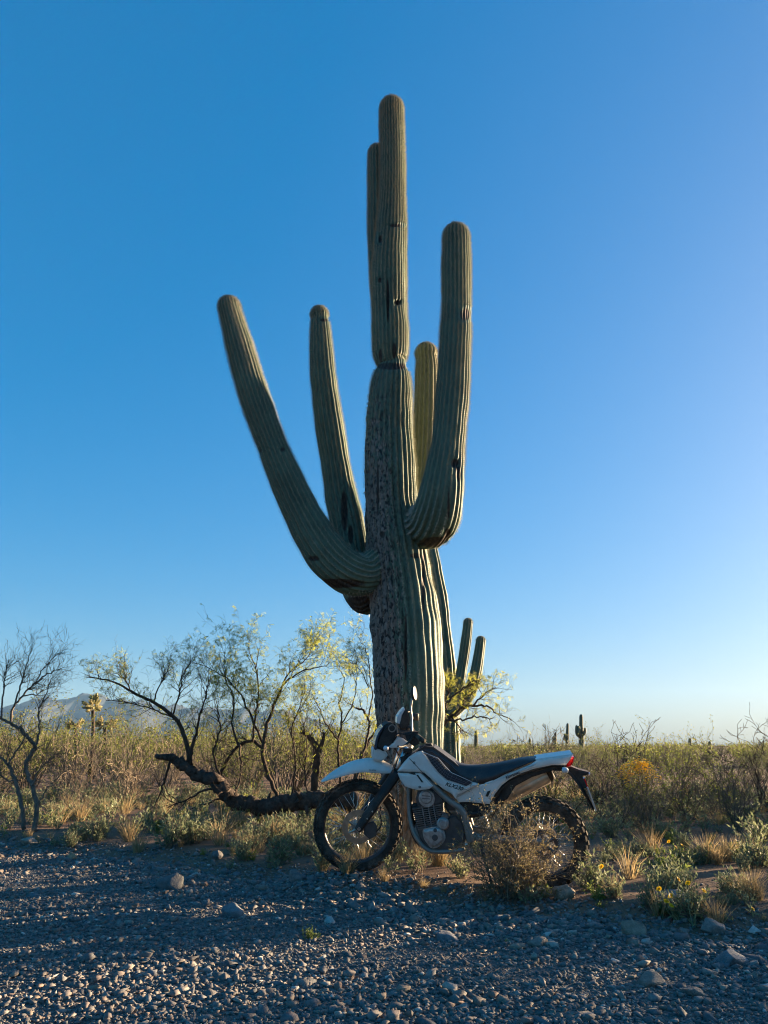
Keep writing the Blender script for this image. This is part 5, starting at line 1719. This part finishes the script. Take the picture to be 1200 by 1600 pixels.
cholla(164, 1132, 22, 9, 20, 93, 'low pale cholla clump right of the tall one, below the mountains')

# ------------------------------------------------------------------ shrub and herb kinds, several forms of each
def proto_creosote(seed, dense=1.0, leafmat=0):
    rs = np.random.RandomState(seed)
    mb = MB(); tips = []
    for i in range(int(20 * dense)):
        a = rs.uniform(0, 6.28); s = rs.uniform(.05, .75)
        d = norm(np.array([math.cos(a) * s, math.sin(a) * s, 1]))
        grow(mb, np.array([math.cos(a), math.sin(a), 0]) * .04, d, rs.uniform(.6, 1.0), .008, 2, rs, tips, 4, .14, .05, .7, .42, .7, (3, 3, 3, 3))
    for p, d, l in tips:
        if p[2] < .25 or rs.uniform() > .85 * dense: continue
        for _ in range(2):
            mb.leaf(p + rs.normal(size=3) * .02, rdir(rs, d, rs.uniform(.2, 1.2)), norm(rs.normal(size=3)), rs.uniform(.018, .036), .017, 1)
    return mb

def proto_bare(seed):
    rs = np.random.RandomState(seed)
    mb = MB(); tips = []
    for i in range(18):
        a = rs.uniform(0, 6.28); s = rs.uniform(.1, 1.0)
        d = norm(np.array([math.cos(a) * s, math.sin(a) * s, 1]))
        grow(mb, np.array([math.cos(a), math.sin(a), 0]) * .05, d, rs.uniform(.55, 1.0), .007, 2, rs, tips, 4, .2, .03, .8, .45, .7, (3, 3, 3, 3))
    for p, d, l in tips:
        if rs.uniform() < .12: mb.leaf(p, rdir(rs, d, .6), norm(rs.normal(size=3)), .025, .014, 1)
    return mb

def proto_herb(seed, n=46, leafW=.05):
    """knee-high leafy herb, unit height"""
    rs = np.random.RandomState(seed)
    mb = MB()
    for i in range(n):
        a = rs.uniform(0, 6.28); s = abs(rs.normal() * .55)
        d = norm(np.array([math.cos(a) * s, math.sin(a) * s, 1]))
        L = rs.uniform(.45, 1.0)
        p0 = np.array([math.cos(a), math.sin(a), 0]) * rs.uniform(0, .16)
        pts = [p0, p0 + d * L * .5, p0 + norm(d + rs.normal(size=3) * .2) * L]
        mb.tube(pts, [.010, .008, .004], 3, 0, caps=False)
        for k in range(7):
            t = rs.uniform(.2, 1.0)
            q = pts[0] * (1 - t) + pts[2] * t
            mb.leaf(q, rdir(rs, d, rs.uniform(.5, 1.1)), norm(rs.normal(size=3)), rs.uniform(.10, .2), leafW * rs.uniform(.8, 1.3), 1)
    return mb

def proto_grass(seed, n=110):
    rs = np.random.RandomState(seed)
    mb = MB()
    for i in range(n):
        a = rs.uniform(0, 6.28); s = abs(rs.normal() * .42)
        d = norm(np.array([math.cos(a) * s, math.sin(a) * s, 1]))
        p0 = np.array([math.cos(a), math.sin(a), 0]) * rs.uniform(0, .16)
        mb.blade(p0, d, norm(rs.normal(size=3)), rs.uniform(.5, 1.0), .016, np.array([math.cos(a), math.sin(a), -.3]) * rs.uniform(.1, .7), 1)
    return mb

KINDS = {
    'creosote': ([proto_creosote(s) for s in (101, 102, 103, 104)], [TWIG_BROWN, LEAF_CREO]),
    'olive': ([proto_creosote(s, .8) for s in (105, 106, 107)], [TWIG_BROWN, LEAF_OLIVE]),
    'bare': ([proto_bare(s) for s in (111, 112, 113)], [TWIG_BROWN, LEAF_OLIVE]),
    'tan': ([proto_bare(s) for s in (114, 115)], [TWIG_TAN, LEAF_OLIVE]),
    'herb': ([proto_herb(s) for s in (121, 122, 123, 124)], [TWIG_TAN, LEAF_GREY]),
    'fresh': ([proto_herb(s, 34, .07) for s in (125, 126)], [LEAF_FRESH, LEAF_FRESH]),
    'grass': ([proto_grass(s) for s in (131, 132, 133)], [GRASS_DRY, GRASS_DRY]),
}
NAMES = {'creosote': 'creosote_shrub', 'olive': 'olive_shrub', 'bare': 'twiggy_shrub', 'tan': 'dry_shrub', 'herb': 'grey_herb', 'fresh': 'green_herb', 'grass': 'dry_grass_tuft'}
CATS = {'creosote': 'shrub', 'olive': 'shrub', 'bare': 'shrub', 'tan': 'shrub', 'herb': 'herb', 'fresh': 'herb', 'grass': 'grass tuft'}
MESH = {k: [mb.mesh(NAMES[k], mats) for mb in pr] for k, (pr, mats) in KINDS.items()}
print({k: [len(m.polygons) for m in v] for k, v in MESH.items()})

WORDS = {'creosote': 'olive-green creosote shrub', 'olive': 'brownish-olive leafy shrub', 'bare': 'brown leafless twiggy shrub', 'tan': 'tan dry twiggy shrub', 'herb': 'grey-green herb', 'fresh': 'fresh green herb', 'grass': 'tan grass tuft'}

def place(kind, x, y, h, rs, label, group, wide=1.0):
    o = link(NAMES[kind], MESH[kind][rs.randint(len(MESH[kind]))])
    o.location = (x, y, g(x, y) - .015)
    o.rotation_euler = (rs.normal() * .06, rs.normal() * .06, rs.uniform(0, 6.28))
    o.scale = (h * wide * rs.uniform(.85, 1.15), h * wide * rs.uniform(.85, 1.15), h)
    tag(o, label, CATS[kind], group)
    return o

ZONES = [(40, 'at the left border'), (100, 'behind the bare left tree'), (170, 'under the tall cholla'), (230, 'below the mountain peaks'), (290, 'left of the broken log end'), (350, 'behind the broken log end'), (420, 'above the log'),
         (500, 'around the dead forked stump'), (590, 'above the front fender'), (720, 'behind the giant saguaro'), (790, 'above the motorcycle seat'), (860, 'below the leafless grey bush'), (930, 'behind the motorcycle tail'),
         (985, 'left of the yellow flowering bush'), (1050, 'around the yellow flowering bush'), (1110, 'right of the yellow flowering bush'), (1160, 'before the right skyline shrubs'), (9999, 'at the right border')]

def zone(x, y):
    px, py = project(np.array([[x, y, .1]]))
    for lim, w in ZONES:
        if px[0] < lim: return w

def row(y):
    return 'nearest row' if y < 13.5 else 'second row' if y < 17 else 'middle row' if y < 22 else 'back row' if y < 30 else 'farthest row'

def clear_of(x, y, items, r):
    return all((x - a) ** 2 + (y - b) ** 2 > (r + c) ** 2 for a, b, c in items)

BIKE_BLOCK = [(AX_F.x + (AX_R.x - AX_F.x) * t, AX_F.y + (AX_R.y - AX_F.y) * t, .30) for t in np.linspace(-.25, 1.25, 7)]
SAG = at(640, 1334, 7.5)

def middle_shrubs():
    rs = np.random.RandomState(201)
    put = []
    n = 0
    tries = 0
    while n < 260 and tries < 6000:
        tries += 1
        y = 11.5 + (rs.uniform() ** 1.25) * 30
        x = rs.uniform(-.62, .62) * y
        right = x > .12 * y
        if y < 15 and -.5 < x / y < -.02 and rs.uniform() < .75: continue       # open ground round the log
        if y < 13 and x / y > -.02 and x / y < .3 and rs.uniform() < .5: continue
        r = rs.uniform(.25, .45)
        if not clear_of(x, y, put, r * .7): continue
        u = rs.uniform()
        if x < 0: kind = 'creosote' if u < .62 else ('olive' if u < .80 else ('tan' if u < .90 else 'bare'))
        else: kind = 'olive' if u < .42 else ('bare' if u < .72 else ('creosote' if u < .90 else 'tan'))
        top = 1.45 if x < 0 else 1.0
        h = rs.choice([.5, .62, .75, .85, .95, 1.12]) * rs.uniform(.92, 1.08) * top * (1.0 if y > 15 else .75)
        if x < -.03 * y and y > 17: h *= 1.08
        put.append((x, y, r * .7))
        place(kind, x, y, h, rs, ('tall ' if h > .82 * top else 'low ' if h < .66 * top else 'knee-high ' if h < .7 else '') + WORDS[kind] + ' in the ' + row(y) + ' ' + zone(x, y), 'desert scrub shrubs', 1.15)
        n += 1
    # the thicker scrub along the right-hand side, carrying on past the frame
    for _ in range(64):
        y = rs.uniform(8.3, 13.5); x = rs.uniform(.27, .95) * y
        if not clear_of(x, y, put, .22): continue
        if y < 11.6 and .27 < x / y < .40 and rs.uniform() < .8: continue
        u = rs.uniform(); kind = 'olive' if u < .45 else 'bare' if u < .8 else 'creosote'
        h = rs.uniform(.45, .85) * (1 if y > 9.5 else .8) * (1.3 if x / y > .6 else 1)
        put.append((x, y, .2))
        place(kind, x, y, h, rs, ('tall ' if h > .7 else 'low ' if h < .5 else '') + WORDS[kind] + ' in ' + ('front' if y < 10 else 'middle' if y < 12 else 'rear') + ' right scrub ' + zone(x, y), 'desert scrub shrubs', 1.1)
    for _ in range(130):  # added belt of unseen shrubs, there to shade the left gravel
        y = rs.uniform(10.6, 17.0); x = rs.uniform(.59, .80) * y
        if not clear_of(x, y, put, .36): continue
        if abs((x - 3.6) * SUN_DIR.y - (y - 10.6) * SUN_DIR.x) < .8: continue      # gap left so the sun reaches the flowering bush
        put.append((x, y, .36))
        h = rs.uniform(1.6, 2.4)
        place('creosote', x, y, h, rs, '%s creosote shade shrub added beyond right border, %d metres back, %d across' % ('towering' if h > 1.9 else 'high', int(y), int(x)), 'desert scrub shrubs', .9)
    for _ in range(40):  # unseen shrubs added to cast shade over the near gravel
        y = rs.uniform(5.4, 7.4); x = rs.uniform(7.2, 11.5)
        if not clear_of(x, y, put, .34): continue
        put.append((x, y, .34))
        h = rs.uniform(1.4, 1.9)
        place('creosote', x, y, h, rs, 'bushy shade creosote added far outside right border, %d metres back, %d across' % (int(y), int(x)), 'desert scrub shrubs', 1.0)
    for _ in range(14):  # more added shrubs out of view, shading the gravel
        y = rs.uniform(6.8, 12.5); x = rs.uniform(max(6.2, .64 * y), 13)
        if not clear_of(x, y, put, .3): continue
        put.append((x, y, .3))
        h = rs.uniform(1.0, 1.55)
        place('creosote' if rs.uniform() < .6 else 'olive', x, y, h, rs, 'tall %s shade shrub added outside right border, %d metres back, %d across' % ('wide' if h > 1.3 else 'rounded', int(y), int(x)), 'desert scrub shrubs', 1.2)
    print('middle shrubs', n)

def low_plants():
    rs = np.random.RandomState(301)
    ind, rest = [], []
    for _ in range(3000):
        y = 4.7 + (rs.uniform() ** 1.15) * 11
        x = rs.uniform(-.55, .56) * y
        e = (y - edge_y(x)) * .83
        if e < .04: continue
        if not clear_of(x, y, BIKE_BLOCK, .02) and rs.uniform() < .8: continue
        if math.hypot(x - SAG.x, y - SAG.y) < .34: continue
        right = x / y > .2
        # bare soil shows to the right of the bike
        if right and y < 8.5 and float(wavy(x, y, 1.5, 14)) > -.15 and rs.uniform() < .85: continue
        if -.02 < x / y < .2 and y < 7.5 and rs.uniform() < .55: continue
        if float(wavy(x, y, 1.3, 25)) > .15 and rs.uniform() < .72: continue
        u = rs.uniform()
        if x < 0: kind = 'herb' if u < .62 else ('grass' if u < .85 else 'fresh')
        else: kind = 'herb' if u < .55 else ('grass' if u < .74 else 'fresh')
        if -.1 < x / y < .16 and y < 9: kind = 'grass' if u < .6 else 'herb'
        h = {'herb': .19, 'grass': .21, 'fresh': .12}[kind] * rs.choice([.45, .6, .8, 1.0, 1.3, 1.6]) * rs.uniform(.85, 1.15) * min(1.25, .72 + .05 * (y - 4.7))
        if e < .35: h *= .75
        (ind if y < 9.0 and len(ind) < 250 else rest).append((kind, x, y, h))
    ind2 = sorted(ind, key=lambda t: t[2])
    cnt = {}
    for kind, x, y, h in ind2:
        near = 'on gravel edge' if (y - edge_y(x)) < .4 else 'near the gravel' if (y - edge_y(x)) < 1.0 else 'on open soil' if y < 8 else 'farther back'
        place(kind, x, y, h, rs, '%s%s %s %s' % ('tiny ' if h < .1 else 'tall ' if h > .22 else '', WORDS[kind], near, zone(x, y)), 'low plants of the desert floor', .9)
    # the rest cannot be counted: one carpet
    lowp = {'herb': [tri_arrays(proto_herb(s, 15, .062)) for s in (141, 142, 143, 144)], 'fresh': [tri_arrays(proto_herb(s, 13, .08)) for s in (145, 146)], 'grass': [tri_arrays(proto_grass(s, 55)) for s in (147, 148)]}
    scatter('ground_cover', rest, 'carpet of grey-green herbs and dry grass over the desert floor', 'ground cover', rs, lowp)
    print('low plants', len(ind), 'carpet', len(rest))

def tri_arrays(mb):
    v = np.array(mb.v)
    q = np.array([f for f in mb.f if len(f) == 4]); t = np.array([f for f in mb.f if len(f) == 3])
    qm = np.array([m for f, m in zip(mb.f, mb.m) if len(f) == 4]); tm = np.array([m for f, m in zip(mb.f, mb.m) if len(f) == 3])
    return v, q, qm, t, tm

def scatter(name, items, label, cat, rs, protos=None):
    prot = protos or {k: [tri_arrays(m) for m in KINDS[k][0]] for k in set(i[0] for i in items)}
    mats, mi = [], {}
    for k in prot:
        mi[k] = len(mats); mats += KINDS[k][1]
    V, Q, QM, T, TM, off = [], [], [], [], [], 0
    gzs = gz(np.array([i[1] for i in items]), np.array([i[2] for i in items]))
    for (kind, x, y, h), z0 in zip(items, gzs):
        v, q, qm, t, tm = prot[kind][rs.randint(len(prot[kind]))]
        a = rs.uniform(0, 6.28); c, s = math.cos(a) * h, math.sin(a) * h
        w = rs.uniform(.85, 1.2)
        vv = np.stack([(v[:, 0] * c - v[:, 1] * s) * w + x, (v[:, 0] * s + v[:, 1] * c) * w + y, v[:, 2] * h + z0 - .01], 1)
        V.append(vv)
        if len(q): Q.append(q + off); QM.append(qm + mi[kind])
        if len(t): T.append(t + off); TM.append(tm + mi[kind])
        off += len(v)
    me = mesh_np(name, np.concatenate(V), np.concatenate(Q) if Q else None, np.concatenate(T) if T else None)
    for m in mats: me.materials.append(m)
    me.polygons.foreach_set('material_index', np.concatenate(QM + TM).astype(np.int32))
    print(name, len(me.polygons))
    return tag(link(name, me), label, cat, kind='stuff')

def proto_far(seed, leafy_=True):
    rs = np.random.RandomState(seed)
    mb = MB()
    for i in range(20):
        a = rs.uniform(0, 6.28); s = rs.uniform(.1, .9)
        d = norm(np.array([math.cos(a) * s, math.sin(a) * s, 1])); L = rs.uniform(.6, 1.05)
        mb.blade((0, 0, 0), d, norm(rs.normal(size=3)), L, .016, rs.normal(size=3) * .2, 0)
        if leafy_:
            for k in range(7):
                mb.leaf(d * L * rs.uniform(.4, 1) + rs.normal(size=3) * .06, rs.normal(size=3), rs.normal(size=3), rs.uniform(.05, .10), .055, 1)
        else:
            for k in range(3):
                q = d * L * rs.uniform(.3, .9); mb.blade(q, rdir(rs, d, .6), norm(rs.normal(size=3)), L * .4, .012, rs.normal(size=3) * .3, 0)
    return mb

def far_scrub():
    rs = np.random.RandomState(401)
    pr = {'creosote': [tri_arrays(proto_far(s)) for s in (1, 2, 3)], 'olive': [tri_arrays(proto_far(s)) for s in (4, 5, 6)], 'bare': [tri_arrays(proto_far(s, False)) for s in (7, 8, 9)]}
    items = []
    for _ in range(1500):
        y = 36 * math.exp(rs.uniform(0, 1) ** 1.2 * 3.1)
        x = rs.uniform(-.56, .56) * y
        u = rs.uniform()
        kind = ('creosote' if u < .6 else 'olive' if u < .8 else 'bare') if x < 0 else ('olive' if u < .5 else 'bare' if u < .75 else 'creosote')
        h = rs.uniform(.7, 1.25) * (1.55 if x < -.05 * y else 1.05) * (1 + y / 900)
        if y > 150: h *= 1.2
        items.append((kind, x, y, h))
    scatter('distant_scrub', items, 'mass of distant olive and brown desert scrub reaching to the horizon', 'scrub', rs, pr)

middle_shrubs()
low_plants()
far_scrub()

# ------------------------------------------------------------------ chosen plants seen in the photograph
def chosen():
    rs = np.random.RandomState(501)
    for kind, px, py, hpx, lab in [
        ('herb', 303, 1318, 42, 'grey-green herb clump at the gravel edge left of centre'),
        ('herb', 262, 1322, 50, 'pale feathery herb at the gravel edge below the log'),
        ('grass', 215, 1325, 44, 'tan grass tuft on the left gravel edge'),
        ('herb', 150, 1312, 44, 'tall grey herb on the left gravel edge right of the bare tree'),
        ('herb', 378, 1345, 40, 'spiky pale herb at the gravel edge below the log tip'),
        ('herb', 440, 1350, 48, 'grey spiky herb left of the front tyre'),
        ('grass', 395, 1330, 36, 'dry tan tuft under the log'),
        ('grass', 540, 1366, 36, 'dry tan tuft against the front tyre'),
        ('herb', 502, 1362, 46, 'blue-grey herb at the left foot of the front tyre'),
        ('fresh', 484, 1470, 26, 'small green sprout alone in the gravel'),
        ('fresh', 850, 1418, 26, 'fresh green sprout beside the tan rounded rock'),
        ('fresh', 790, 1478, 14, 'tiny green sprout low in the gravel below the rear wheel'),
        ('fresh', 1050, 1375, 44, 'bright green leafy herb right of the rear wheel'),
        ('grass', 1020, 1335, 52, 'pinkish-tan upright grass clump right of the rear wheel'),
        ('herb', 925, 1392, 58, 'tall grey-green herb just right of the rear tyre'),
        ('herb', 960, 1402, 40, 'small grey herb right of the tall one by the rear tyre'),
        ('fresh', 935, 1426, 30, 'broad-leaved green herb at the soil edge below the rear tyre'),
        ('grass', 1105, 1345, 34, 'pale grass tuft at right in open soil'),
        ('fresh', 1160, 1345, 30, 'pale green tuft near the right border'),
        ('herb', 1085, 1425, 60, 'tall grey herb above the broad brown rock at right'),
        ('herb', 1180, 1330, 60, 'tall grey herb at the right border'),
        ('grass', 690, 1352, 44, 'dry grass tuft below the engine'),
        ('grass', 655, 1350, 40, 'dry grass tuft between front tyre and engine'),
        ('herb', 720, 1372, 40, 'grey herb at the left foot of the dry bush'),
        ('grass', 660, 1378, 22, 'short tan tuft on the bank below the engine'),
        ('grass', 600, 1372, 26, 'short tan tuft right of the front tyre foot'),
    ]:
        p = gp(px, py); k = mpp(px, py, p.y)
        place(kind, p.x, p.y, hpx * k * 1.05, rs, lab, None, .95)

def daisy(px, py, heads, label, seed):
    """slim grey stems carrying yellow flower heads; heads are photo positions"""
    rs = np.random.RandomState(seed)
    p = gp(px, py)
    root = plant_root('flowering_herb', p, label, 'flower', 'yellow flowering herbs')
    st, lf = MB(), MB()
    inv = Matrix.Translation(-p)
    for hx, hy in heads:
        q = at(hx, hy, p.y + rs.uniform(-.05, .05))
        b0 = np.array(p) + np.array([rs.normal() * .02, rs.normal() * .02, 0])
        mid = (b0 + np.array(q)) / 2 + rs.normal(size=3) * .012
        st.tube([b0, mid, np.array(q)], [.003, .0025, .002], 4, 0, caps=False)
        for _ in range(9):
            t = rs.uniform(.05, .75); c = b0 * (1 - t) + np.array(q) * t
            lf.leaf(c, norm(rs.normal(size=3) + np.array([0, 0, .5])), rs.normal(size=3), .05, .014)
        fl = MB()
        nrm = norm(np.array([rs.normal() * .5, -.5, .7])); e1 = norm(cross(nrm, [1, 0, .2])); e2 = cross(nrm, e1)
        for k in range(11):
            t = k * 2 * math.pi / 11
            fl.leaf(np.array(q), e1 * math.cos(t) + e2 * math.sin(t) + nrm * .12, nrm, .019, .011)
        fl.tube([np.array(q) - nrm * .004, np.array(q) + nrm * .006], [.007, .006], 8)
        fl.build('flower_head', PETAL, root, False, inv)
    parts(root, stems=(st, LEAF_GREY, False), leaves=(lf, LEAF_GREY, False))

chosen()
daisy(935, 1396, [(940, 1354)], 'single yellow flower on a stalk beside the rear tyre', 1)
daisy(1052, 1352, [(1045, 1315), (1066, 1321), (1056, 1324)], 'yellow flowers at the top of the open soil, right of the rear wheel', 2)
daisy(1058, 1425, [(1060, 1374), (1048, 1400), (1041, 1408), (1049, 1415), (1030, 1389)], 'cluster of yellow daisies above the long grey rock', 3)
daisy(1082, 1430, [(1082, 1412), (1100, 1392), (1075, 1380)], 'yellow daisies right of the main cluster, behind the broad brown rock', 4)
daisy(1180, 1450, [(1176, 1420)], 'lone small yellow flower near the right border', 5)
daisy(4, 1316, [(3, 1290), (9, 1294)], 'two small yellow flowers at the left border under the bare tree', 6)

# ------------------------------------------------------------------ look-alikes are told apart by their order from left to right
def order_labels():
    by = {}
    for o in COL.objects:
        if o.parent is None and o.get('label') and o.get('group'): by.setdefault(o['label'], []).append(o)
    ordn = ['leftmost', 'second from left', 'third from left', 'fourth from left', 'fifth from left', 'sixth from left', 'seventh from left', 'eighth from left', 'ninth from left']
    for lab, objs in by.items():
        if len(objs) < 2: continue
        objs.sort(key=lambda o: o.location.x / o.location.y)
        for i, o in enumerate(objs):
            w = 'rightmost' if i == len(objs) - 1 else (ordn[i] if i < len(ordn) else ordn[-1])
            o['label'] = (lab.replace(' in the thick right scrub,', ' in right scrub,') + ', ' + w)
order_labels()
# ================================================================== AIR
def make_haze():
    mb = MB()
    mb.box((-1500, 6500, 520), (16000, 0, 0), (0, 9500, 0), (0, 0, 560))
    m = bpy.data.materials.new('haze_air')
    m.use_nodes = True
    nt = m.node_tree; nt.nodes.clear()
    out = nt.nodes.new('ShaderNodeOutputMaterial')
    v = nt.nodes.new('ShaderNodeVolumePrincipled')
    v.inputs['Color'].default_value = (0.34, 0.62, 1.0, 1)
    v.inputs['Density'].default_value = 0.000018
    v.inputs['Anisotropy'].default_value = 0.0
    nt.links.new(v.outputs[0], out.inputs['Volume'])
    o = mb.build('haze', m)
    o.display_type = 'WIRE'
    tag(o, kind='stuff')
make_haze()
